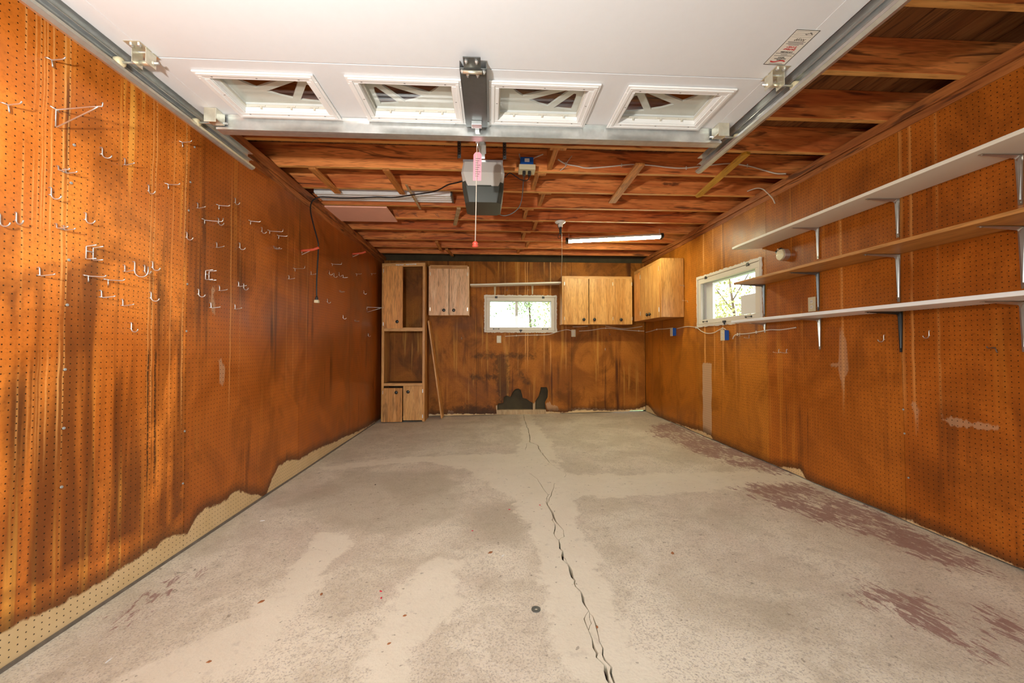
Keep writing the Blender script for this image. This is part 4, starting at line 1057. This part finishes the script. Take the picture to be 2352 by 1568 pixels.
# ------------------------------------------------------------------ garage door raised overhead
door = empty('garage_door', (-.08, 2.2, DZ), 'white sectional garage door raised overhead with four sunburst windows', 'garage door')
x0, x1 = -1.517, 1.335
secs = [(1.743, 2.20), (1.286, 1.739), (.829, 1.282), (.372, .825), (-.085, .368)]
WX = [-1.325, -.663, -.012, .640]; WW = .525
holes = [(x+.045, x+WW-.045, 1.850, 2.125) for x in WX]
t = .045
top = MB().plate(x0, x1, secs[0][0], secs[0][1], DZ, DZ+t, holes).build('door_section', M_door, door)
for a, b in secs[1:]:
    B(x0, x1, a, b, DZ, DZ+t).build('door_section', M_door, door, bevel=.003)
for a, b in secs:
    for xa, xb in ((x0, x0+.085), (x1-.085, x1)):
        B(xa, xb, a+.002, b-.002, DZ-.0015, DZ-.0003).build('end_stile', M_door, door)
for k, x in enumerate(WX):
    fr = MB()
    xa, xb, ya, yb_ = x, x+WW, 1.806, 2.166
    hx0, hx1, hy0, hy1 = holes[k]
    for (p, q, r_, s_) in ((xa, xb, ya, hy0+.004), (xa, xb, hy1-.004, yb_), (xa, hx0+.004, hy0+.004, hy1-.004), (hx1-.004, xb, hy0+.004, hy1-.004)):
        fr.box(p, q, r_, s_, DZ-.010, DZ-.0016)
    f = fr.build('window_frame', M_trim, door, bevel=.003)
    st_ = MB()
    for (p, q, r_, s_) in ((xa+.012, xb-.012, ya+.010, ya+.026), (xa+.012, xb-.012, yb_-.026, yb_-.010), (xa+.012, xa+.028, ya+.026, yb_-.026), (xb-.028, xb-.012, ya+.026, yb_-.026)):
        st_.box(p, q, r_, s_, DZ-.014, DZ-.010)
    st_.build('frame_bead', M_trim, f, bevel=.002)
    # deep white reveal
    rv = MB()
    e = .006
    for (p, q, r_, s_) in ((hx0, hx1, hy0, hy0+e), (hx0, hx1, hy1-e, hy1), (hx0, hx0+e, hy0+e, hy1-e), (hx1-e, hx1, hy0+e, hy1-e)):
        rv.box(p, q, r_, s_, DZ-.002, DZ+.056)
    rv.build('reveal', M_trim, f)
    gb = MB()
    for (p, q, r_, s_) in ((hx0+e, hx1-e, hy0+e, hy0+e+.006), (hx0+e, hx1-e, hy1-e-.007, hy1-e), (hx0+e, hx0+e+.006, hy0+e, hy1-e), (hx1-e-.006, hx1-e, hy0+e, hy1-e)):
        gb.box(p, q, r_, s_, DZ+.020, DZ+.033)
    gb.build('glazing_bead', M_insert, f, bevel=.002)
    # retainer clips
    cl = MB()
    for cx in (.2, .55, .82):
        c = hx0+(hx1-hx0)*cx
        cl.box(c-.022, c+.022, hy1-.018, hy1-.013, DZ+.020, DZ+.027); cl.box(c-.004, c+.004, hy1-.016, hy1-.006, DZ+.010, DZ+.020)
    for cy in (.3, .75):
        c = hy0+(hy1-hy0)*cy
        for hx in (hx0+.006, hx1-.010): cl.box(hx, hx+.005, c-.018, c+.018, DZ+.024, DZ+.029)
    cl.build('retainer_clip', M_insert, f)
    B(hx0+e, hx1-e, hy0+e, hy1-e, DZ+.034, DZ+.037).build('window_pane', M_glass, f)
    # sunburst insert: sheet with three wedge cut-outs fanning from one upper corner
    W_, H_ = hx1-hx0, hy1-hy0
    flip = k % 2 == 0                      # fan centre on the inner side of each pair
    wed = [[(.053,.112),(.041,.114),(.036,.150),(.040,.251),(.090,.246),(.138,.237)],
           [(.095,.089),(.084,.095),(.171,.225),(.222,.206),(.275,.174)],
           [(.112,.061),(.307,.147),(.345,.112),(.385,.062),(.400,.020),(.120,.032)]]
    if flip: wed = [[(W_-p, q) for p, q in w_] for w_ in wed]
    Vv, Ff = cdt_sheet([(0,0),(W_,0),(W_,H_),(0,H_)], wed, .03)
    ins = sheet_obj('sunburst_insert', [(hx0+p, hy0+q, DZ+.052) for p, q in Vv], Ff, M_insert, f, {})
    mo = ins.modifiers.new('sheet', 'SOLIDIFY'); mo.thickness = .010; mo.offset = 0
    for i in range(3):
        sc = MB()
    sc = MB()
    for (px, py) in ((.08,.012),(.5,.012),(.9,.012),(.08,.988),(.5,.988),(.9,.988),(.02,.45),(.985,.45)):
        sc.box(xa+.03+(WW-.06)*px-.004, xa+.03+(WW-.06)*px+.004, ya+.031+(yb_-ya-.062)*py-.0015, ya+.031+(yb_-ya-.062)*py+.0015, DZ-.011, DZ-.0098)
    sc.build('screw_slot', M_inkg, f)
# stiffening strut along the top edge
sx0, sx1 = -1.455, 1.300
st_ = MB()
st_.box(sx0, sx1, 2.178, 2.1805, DZ-.072, DZ-.002)
st_.box(sx0, sx1, 2.150, 2.178, DZ-.004, DZ-.0018)
st_.box(sx0, sx1, 2.1805, 2.225, DZ-.074, DZ-.0715)
st_.box(sx0, sx1, 2.168, 2.178, DZ-.074, DZ-.0715)
st_.box(sx0, sx1, 2.1683, 2.170, DZ-.0715, DZ-.062)
st_.build('strut', M_galv, door)
for x in (-.86, -.2, .42, .98):
    MB().lathe((x, 2.162, DZ-.004), (0,0,-1), [(.006,0),(.006,.004),(.003,.007)], 8).build('bolt', M_galv, door)
# operator reinforcement bracket in the middle
br = MB().box(-.134, -.024, 1.690, 2.150, DZ-.034, DZ-.031)
br.box(-.137, -.134, 1.690, 2.150, DZ-.034, DZ-.002); br.box(-.024, -.021, 1.690, 2.150, DZ-.034, DZ-.002)
bk = br.build('operator_bracket', M_gray, door, bevel=.001)
hp = MB().box(-.118, -.045, 1.625, 1.690, DZ-.034, DZ-.030); hp.build('hinge_plate', M_gray, bk)
MB().tube([(-.122,1.698,DZ-.045),(-.040,1.698,DZ-.045)], .008, 10).build('hinge_barrel', M_zinc, bk, True)
for (bx, by) in ((-.105,1.645),(-.062,1.645),(-.103,1.728),(-.060,1.728),(-.126,1.705),(-.032,1.705)):
    MB().lathe((bx, by, DZ-.033), (0,0,-1), [(.008,0),(.008,.006),(.004,.010),(.004,.014)], 8).build('bolt', M_galv, bk)
ar = MB().bar((-.076,2.10,DZ-.045), (-.080,2.30,DZ-.045), .022, .004)
ar.bar((-.080,2.29,DZ-.050), (-.068,2.62,DZ+.06), .004, .028)
ar.build('drawbar_arm', M_galv, door)
MB().box(-.105, -.050, 2.085, 2.125, DZ-.055, DZ-.034).build('arm_clevis', M_galv, door, bevel=.002)

# roller hinges on both ends
def roller(x, y, s, zt, kind):
    """s = +1 track at larger x"""
    z_ = zt
    if kind == 'top':
        m = MB().box(x-.030, x+.030, y-.040, y+.030, DZ-.058, DZ-.054).box(x-.030, x-.027, y-.040, y+.030, DZ-.054, DZ-.002).box(x+.027, x+.030, y-.040, y+.030, DZ-.054, DZ-.002)
        m.box(x-.030, x+.030, y-.042, y-.038, DZ-.075, DZ-.002)
        h = m.build('top_bracket', M_zinc, door, bevel=.002)
    else:
        m = MB().box(x-.032, x+.032, y-.055, y+.002, DZ-.004, DZ-.0018)
        for e in (-.028, .026): m.box(x+e, x+e+.003, y-.020, y+.032, DZ-.062, DZ-.003)
        m.box(x-.032, x+.032, y+.012, y+.050, DZ-.004, DZ-.0018)
        h = m.build('roller_hinge', M_zinc, door, bevel=.002)
        MB().tube([(x-.034,y+.018,z_),(x+.034,y+.018,z_)], .010, 10).build('hinge_barrel', M_zinc, h, True)
        for e in (-.015, .015): MB().lathe((x+e, y-.035, DZ-.004), (0,0,-1), [(.008,0),(.008,.006),(.004,.008)], 8).build('bolt', M_galv, h)
    yy = y+.018
    MB().tube([(x-.05*s,yy,z_),(x+.110*s,yy,z_)], .0055, 8).build('roller_stem', M_galv, h, True)
    MB().lathe((x+.104*s, yy, z_), (s,0,0), [(.010,-.012),(.018,-.010),(.021,0),(.021,.012),(.012,.016)], 14).build('roller_wheel', M_ivory, h, True)
for s, xs in ((-1, -1.437), (1, 1.270)):
    roller(xs, 1.70, s, DZ-.042, 'mid'); roller(xs, 2.135, s, DZ-.050, 'top')

def track(label, s, xw, y1):
    """C-channel rail; xw = outer web, opening faces the door"""
    r = empty('door_track', (xw, y1, DZ-.05), label, 'door track', 'overhead door tracks')
    y0_ = -.35
    zt, zb_ = DZ-.018, DZ-.072
    i = -s
    m = MB()
    def seg(xa, za, xb, zb2):
        c = Vector(((xa+xb)/2, (y0_+y1)/2, (za+zb2)/2)); dd = Vector((xb-xa, 0, zb2-za)); nn = Vector((-dd.z, 0, dd.x)).normalized()*.0011
        m.obox(c, dd/2, (0,(y1-y0_)/2,0), nn)
    seg(xw, zb_, xw, zt)
    seg(xw, zb_, xw+i*.020, zb_-.006); seg(xw+i*.020, zb_-.006, xw+i*.036, zb_+.002); seg(xw+i*.036, zb_+.002, xw+i*.040, zb_+.012)
    seg(xw, zt, xw+i*.018, zt+.005); seg(xw+i*.018, zt+.005, xw+i*.028, zt-.002)
    m.build('rail', M_galv, r)
    an = MB().box(*sorted((xw-i*.0015, xw-i*.004)), y1-1.6, y1-.01, zt-.03, zt+.04)
    an.box(*sorted((xw-i*.004, xw+i*.03)), y1-1.6, y1-.01, zt+.037, zt+.040)
    an.build('support_angle', M_galv, r)
    hs = MB().box(*sorted((xw-i*.006, xw-i*.010)), y1-.30, y1-.26, zt-.01, JZ-.001)
    h = hs.build('hanger_strap', M_galv, r)
    for yy in (y1-.05, y1-.55):
        MB().lathe((xw+i*.0012, yy, DZ-.045), (i,0,0), [(.007,0),(.006,.004)], 8).build('bolt', M_galv, r)
    return r
track('galvanised door track running close beside the hook wall', -1, -1.572, 2.655)
track('galvanised door track on the shelf side of the door', 1, 1.392, 2.560)

# service label stuck to the door
lab = MB().box(1.174, 1.270, 1.452, 1.643, DZ-.0026, DZ-.0018).build('service_label', M_label, None, loc=(1.222,1.55,DZ-.002))
tag(lab, 'service label with red and black print on the raised door', 'label')
bd = MB()
bz0, bz1 = DZ-.0030, DZ-.0026
for q in ((1.174,1.270,1.452,1.4545),(1.174,1.270,1.6405,1.643),(1.174,1.1765,1.4545,1.6405),(1.2675,1.270,1.4545,1.6405)): bd.box(*q, bz0, bz1)
bd.build('label_border', M_ink, lab)
def text(body, y, size, mat, x=1.222, italic=0.0, nm='lettering', par=lab, bold=0.0, align='CENTER'):
    c = bpy.data.curves.new(nm, 'FONT'); c.body = body; c.size = size; c.align_x = align; c.align_y = 'CENTER'
    c.shear = italic; c.offset = bold; c.extrude = .0001
    c.materials.append(mat)
    tmp = bpy.data.objects.new(nm, c); COL.objects.link(tmp)
    dg = bpy.context.evaluated_depsgraph_get()
    me = bpy.data.meshes.new_from_object(tmp.evaluated_get(dg))
    bpy.data.objects.remove(tmp); bpy.data.curves.remove(c)
    o = bpy.data.objects.new(nm, me); COL.objects.link(o)
    o.rotation_euler = (0, math.pi, 0)
    o.parent = par
    o.location = Vector((x, y, DZ-.0031))-wloc(par)
    return o
text('SALES', 1.6130, .0075, M_ink, bold=.0002); text('INSTALLATION', 1.6060, .0075, M_ink, bold=.0002); text('SERVICE', 1.5985, .0075, M_ink, bold=.0002)
text('218-722-2884', 1.5680, .0090, M_ink, bold=.0003)
text('24-Hour', 1.5530, .0145, M_inkr, bold=.0005); text('Service', 1.5410, .0145, M_inkr, bold=.0005)
pr = MB()
for (y, w_) in ((1.6345,.030),(1.5895,.038),(1.5830,.014),(1.5765,.040),(1.5300,.022),(1.5240,.036),(1.5185,.032),(1.5130,.036),(1.4935,.0015),):
    pr.box(1.222-w_, 1.222+w_, y-.0012, y+.0012, bz0, bz1)
for y in (1.4880, 1.4790, 1.4700, 1.4610): pr.box(1.182, 1.262, y-.0003, y+.0003, bz0, bz1)
pr.build('fine_print', M_inkg, lab)
rb = []
for k in range(13):
    a = k/12; rb.append((1.190+.064*a, 1.6215+.0045*math.sin(a*2*math.pi)))
MB().add([(p, q-.0035, bz0) for p, q in rb]+[(p, q+.0035, bz0) for p, q in rb], [(i, i+1, 14+i, 13+i) for i in range(12)]).build('red_ribbon_mark', M_inkr, lab)
hw = []
for k in range(60):
    a = k/59; hw.append((1.205+.044*a, 1.5020+.005*math.sin(a*31)+.002*math.sin(a*67), bz0))
MB().tube(hw, .0007, 4).build('handwriting', M_ink, lab)
hw = [(1.225+.030*k/29, 1.4700+.003*math.sin(k*1.1)+.004*math.sin(k*.27), bz0) for k in range(30)]
MB().tube(hw, .0006, 4).build('handwriting', M_ink, lab)

# ------------------------------------------------------------------ opener
op = empty('door_opener', (-.06, 2.95, 2.12), 'garage door opener with milky lens over dark housing hung from joists', 'door opener')
def oct_(xa, xb, ya, yb2, z_, c):
    return [(xa+c,ya,z_),(xb-c,ya,z_),(xb,ya+c,z_),(xb,yb2-c,z_),(xb-c,yb2,z_),(xa+c,yb2,z_),(xa,yb2-c,z_),(xa,ya+c,z_)]
MB().loft([oct_(-.197,.080,2.800,3.12,2.398,.012), oct_(-.212,.094,2.785,3.14,2.318,.016), oct_(-.196,.080,2.800,3.12,2.226,.03)]).build('light_lens', M_lens, op, bevel=.002)
MB().loft([oct_(-.208,.090,2.795,3.13,2.310,.02), oct_(-.206,.088,2.80,3.13,2.2255,.03), oct_(-.186,.070,2.815,3.10,2.116,.03)]).build('motor_housing', M_opend, op, bevel=.002)
B(-.20, .082, 2.81, 3.12, 2.399, 2.418).build('chassis_plate', M_galv, op)
B(-.10, .0, 2.796, 2.799, 2.222, 2.232).build('latch_tab', M_opend, op)
for x in (-.222, .092):
    h = MB().box(x-.012, x+.012, 2.755, 2.7585, 2.40, 2.548).box(x-.012, x-.0095, 2.755, 2.775, 2.40, 2.548).build('hanger_strap', M_gray, op)
    q = MB()
    for k in range(7): q.box(x-.004, x+.004, 2.7538, 2.7549, 2.405+.019*k, 2.412+.019*k)
    q.build('strap_slots', M_black, h)
B(-.075, -.045, -.55, 2.80, 2.420, 2.452).build('rail', M_galv, op)
B(-.085, -.035, 2.56, 2.68, 2.395, 2.420).build('trolley', M_galv, op, bevel=.003)
rope = MB().tube([(-.082,2.36,2.400),(-.084,2.34,2.34),(-.088,2.335,2.0),(-.093,2.33,1.705)], .0028, 6).build('release_cord', M_cable, None, True, loc=(-.09,2.33,1.7))
tag(rope, 'pale release rope with orange-red grip hanging from the opener', 'rope')
MB().lathe((-.093,2.33,1.675), (0,0,1), [(.008,0),(.018,.004),(.018,.010),(.012,.013),(.017,.018),(.017,.026),(.010,.032),(.006,.036)], 12).build('grip', M_redh, rope, True)
tg = MB().prism([(-.024,-.088),(.024,-.088),(.024,.066),(.012,.080),(-.012,.080),(-.024,.066)], lambda a,b,t: (-.082+a+.02*b, 2.345+t-.01*math.cos(a*40), 2.160+b), 0, .0008)
tgo = tg.build('pink_tag', M_pinkp, None, loc=(-.08,2.34,2.24)); tag(tgo, 'pink paper tag with faint print hanging on the release rope', 'tag')
q = MB()
for k in range(9): q.box(-.094+.02*(2.20-.013*k-2.160), -.064-.006*(k % 3), 2.3338, 2.3343, 2.200-.013*k, 2.2025-.013*k)
q.build('print_line', M_inkg, tgo)

# ------------------------------------------------------------------ peg hooks
def arc(cx, cz, r, a0, a1, n=8):
    return [(cx+r*math.cos(math.radians(a0+(a1-a0)*i/n)), 0, cz+r*math.sin(math.radians(a0+(a1-a0)*i/n))) for i in range(n+1)]
def hook_mesh(kind, mat):
    m = MB(); w = .0025
    if kind == 'J':
        m.tube([(-.004,0,.002),(.004,0,.003),(.005,0,-.002),(.005,0,-.022)]+arc(.022,-.024,.017,180,350), w)
        m.tube([(-.004,0,-.0254),(.006,0,-.0254)], w)
    elif kind == 'U':
        m.tube([(-.004,0,.002),(.004,0,.003),(.005,0,-.004),(.005,0,-.040)]+arc(.031,-.042,.026,180,360)+[(.057,0,-.018)], w)
    elif kind == 'L':
        m.tube([(-.004,0,.002),(.004,0,.003),(.005,0,-.003),(.006,0,-.025),(.012,0,-.028),(.048,0,-.022),(.054,0,-.019)], w)
        m.tube([(-.004,0,-.0254),(.008,0,-.0254)], w)
    elif kind == 'T':
        m.tube([(-.003,-.014,.001),(.004,-.012,.000),(.006,0,0),(.012,0,-.001),(.056,0,-.002),(.064,0,.001),(.067,0,.006)], w)
        m.tube([(.006,0,0),(.005,.004,-.020),(.002,.006,-.024)], w)
    elif kind == 'K':
        m.tube([(-.003,-.016,.003),(.005,-.012,.002),(.006,0,0),(.012,0,-.001),(.090,0,-.002),(.097,0,.002),(.100,0,.020)], w*.9)
        m.tube([(.006,0,0),(.005,.003,-.022)], w*.9)
    elif kind == 'D':
        for dy in (0, .0254):
            m.tube([(-.004,dy,.002),(.004,dy,.002),(.005,dy,-.012),(.010,dy,-.016),(.045,dy,-.012),(.050,dy,-.008)], w)
        m.tube([(.006,0,-.014),(.006,.0254,-.014)], w)
    elif kind == 'Q':
        for dy in (0, .026):
            m.tube([(.050,dy,.004),(.006,dy,0),(.005,dy,-.005),(.005,dy,-.050),(.010,dy,-.054),(.050,dy,-.052)], w)
        m.tube([(.005,0,-.02),(.005,.026,-.02)], w)
    elif kind == 'A':
        for dy in ((0,) if True else ()):
            m.tube([(.215,dy,.010),(.214,dy,-.004),(.16,dy,-.002),(.006,dy,.0),(.004,dy,-.005),(.004,dy,-.066),(.010,dy,-.068),(.17,dy,-.014),(.195,dy,-.004)], w)
        m.tube([(.004,-.018,.004),(.006,0,0),(.004,.012,-.004)], w)
    o = m.build('peg_hook', mat, None, True)
    return o
HL = {'J': 'round bent wire J hook on the pegboard wall with the hanging cord', 'L': 'square bent wire L hook on the pegboard wall with the hanging cord',
      'T': 'straight wire prong hook with cross pins on the hook wall', 'K': 'long straight wire prong hook with upturned tip on the hook wall',
      'D': 'twin prong wire hook on the hook wall', 'Q': 'square double wire holder on the hook wall', 'U': 'deep wide wire U hook among the smaller hooks',
      'A': 'triangular wire shelf bracket hook on the hook wall'}
used = {}
def put_hook(kind, mat, loc, rz, label, group):
    key = (kind, mat.name)
    if key not in used:
        o = used[key] = hook_mesh(kind, mat)
    else:
        o = used[key].copy(); COL.objects.link(o)
    o.location = loc; o.rotation_euler = (0, 0, rz)
    tag(o, label, 'hook', group)
    return o
for k, y, z in HOOKS_L:
    put_hook(k, M_chrome, (XL+.001, y, z), random.uniform(-.25, .25), {('A',True):'large triangular wire bracket hook beside the doorway end of the wall',('A',False):'triangular wire bracket hook next to the tall cabinet',('K',True):'long wire prong hook level with the tall cabinet knobs' if False else HL[k]}.get((k, y < 3), HL[k]), 'wire hooks on the hook wall, kind '+HL[k].split(' on ')[0])
for k, y, z in HOOKS_R:
    dull = k == 'T' and y < 2
    put_hook(k, M_hook if dull else M_chrome, (XR-.001, y, z), math.pi+random.uniform(-.3, .3),
             'dark wire prong hook low on the shelf wall' if dull else {'J':'round wire J hook under the white bottom shelf','T':'long wire prong beside the corner cabinet','L':'tiny bent wire hook below the window end of the shelves'}[k], 'wire hooks on the shelf wall')
for k, x, z in HOOKS_B:
    put_hook(k, M_chrome, (x, YB-.001, z), -math.pi/2+random.uniform(-.3, .3), 'tiny bent wire hook on the end wall', 'wire hooks on the end wall')
def red_hook(loc, ln, label):
    m = MB().tube([(.0,0,0),(.03,0,.002),(ln*.7,0,.012),(ln,0,.030)], .011, 10)
    o = m.build('rubber_hook', M_redr, None, True); tag(o, label, 'hook', 'red rubber hooks')
    MB().tube([(.004,0,.0),(.004,0,-.035),(ln*.55,0,.004)], .003).build('wire_brace', M_chrome, o)
    o.location = loc
red_hook((XL+.001, 3.606, 1.940), .15, 'red rubber coated hook holding the black cord')
red_hook((XL+.001, 4.90, 2.21), .16, 'red rubber coated hook near the tall cabinet')

# ------------------------------------------------------------------ litter on the floor
names = {0: ('dry_leaf', M_leafd, 'small brown dry leaf on the concrete'), 1: ('dry_leaf', M_leafk, 'dark shrivelled leaf on the concrete'),
         2: ('plastic_scrap', M_redbit, 'tiny red plastic scrap on the concrete'), 3: ('dry_leaf', M_leafd, 'curled reddish leaf on the concrete'),
         4: ('paper_scrap', M_paper, 'thin white sliver of paper on the concrete')}
for x, y, k in LEAVES:
    nm, mt, lb_ = names[k]
    m = MB(); L_ = {0:.009,1:.010,2:.007,3:.014,4:.012}[k]*random.uniform(.8,1.2); w_ = L_*(.55 if k != 4 else .16)
    n_ = 7; a = random.uniform(0, 6.28)
    top_ = []
    for i in range(n_):
        t_ = i/(n_-1); ww = w_*math.sin(math.pi*min(.97, t_+.06))*random.uniform(.7,1.1)
        for s in (-1, 1):
            px, py = (t_-.5)*2*L_, s*ww
            top_.append((px*math.cos(a)-py*math.sin(a), px*math.sin(a)+py*math.cos(a), .0022+.004*abs(s*t_*(1-t_))))
    vs = top_+[(p[0], p[1], .0004) for p in top_]; T_ = len(top_)
    fs = [(2*i, 2*i+1, 2*i+3, 2*i+2) for i in range(n_-1)]+[(T_+2*i, T_+2*i+2, T_+2*i+3, T_+2*i+1) for i in range(n_-1)]
    fs += [(2*i, 2*i+2, T_+2*i+2, T_+2*i) for i in range(n_-1)]+[(2*i+1, T_+2*i+1, T_+2*i+3, 2*i+3) for i in range(n_-1)]
    m.add(vs, fs)
    o = m.build(nm, mt); o.location = (x, y, fz(x)); tag(o, lb_, 'leaf' if 'leaf' in nm else 'scrap', lb_+' litter')
m = MB()
n_ = 20
vs = []
for z_ in (.0005, .004):
    for rr in (.019, .007): vs += [(rr*math.cos(2*math.pi*i/n_), rr*math.sin(2*math.pi*i/n_), z_) for i in range(n_)]
fs = []
for i in range(n_):
    j = (i+1) % n_
    fs += [(i,j,n_+j,n_+i),(2*n_+i,3*n_+i,3*n_+j,2*n_+j),(i,2*n_+i,2*n_+j,j),(n_+i,n_+j,3*n_+j,3*n_+i)]
m.add(vs, fs); o = m.build('washer', M_gray); o.location = (WASHER[0], WASHER[1], fz(WASHER[0])); tag(o, 'round grey steel washer lying beside the floor crack', 'washer')

# ------------------------------------------------------------------ trees outside the windows
def tree(label, base, h, rx, n, mat, seed):
    rg = np.random.default_rng(seed)
    r = empty('tree', base, label, 'tree', 'trees outside the windows')
    b = Vector(base)
    MB().tube([b, b+Vector((.1,0,h*.4)), b+Vector((-.05,.1,h*.9))], [.05,.035,.015], 8).build('trunk', M_bark, r, True)
    m = MB()
    for i in range(9):
        a = rg.random()*6.28; z_ = h*(.2+.7*rg.random())
        m.tube([b+Vector((0,0,z_*.8)), b+Vector((math.cos(a)*rx*.5, math.sin(a)*rx*.5, z_)), b+Vector((math.cos(a)*rx*.9, math.sin(a)*rx*.9, z_+.25))], [.014,.010,.005], 5)
    m.build('branch', M_bark, r, True)
    vs = []; fs = []
    cl = [(rg.normal(0,rx*.5), rg.normal(0,rx*.5), h*(.12+.85*rg.random())) for _ in range(34)]
    for i in range(n):
        c = cl[rg.integers(len(cl))]
        p = np.array(base)+np.array(c)+rg.normal(0, .20, 3)
        d1 = rg.normal(0,1,3); d1 /= np.linalg.norm(d1); d2 = np.cross(d1, rg.normal(0,1,3)); d2 /= np.linalg.norm(d2)
        s = .025+.035*rg.random()
        k = len(vs)
        vs += [tuple(p-d1*s), tuple(p+d2*s*.45), tuple(p+d1*s), tuple(p-d2*s*.45)]
        fs.append((k, k+1, k+2, k+3))
    m = MB(); m.v = vs; m.f = fs
    o = m.build('foliage', mat, r); o['kind'] = 'stuff'
tree('leafy green tree behind the end window', (-.75, 9.8, -.12), 3.6, .62, 4200, M_fol1, 1)
tree('slender green tree behind the end window mullion', (1.15, 12.6, -.12), 4.6, .6, 3600, M_fol1, 2)
tree('yellow green bush behind the end window', (2.0, 9.4, -.12), 2.6, .62, 3000, M_fol2, 3)
tree('loose yellow green tree outside the side window', (5.0, 8.0, -.12), 3.2, .62, 2200, M_fol2, 4)
tree('tall green tree outside the side window', (6.6, 6.6, -.12), 4.4, .66, 2600, M_fol1, 5)
tree('low yellow bush outside the side window', (6.4, 11.0, -.12), 2.4, .8, 2600, M_fol2, 6)

for i, x in enumerate((-1.28, -1.06, -.86, -.62)):
    o = MB().tube([(x,4.444,2.56),(x+.045,4.440,2.525),(x+.018,4.444,2.57)], .0022, 5).build('bent_wire', M_hook, None, loc=(x,4.444,2.56))
    tag(o, 'thin dark bent wire stuck in a joist behind the pink hardboard', 'wire', 'bent wires in the joist')
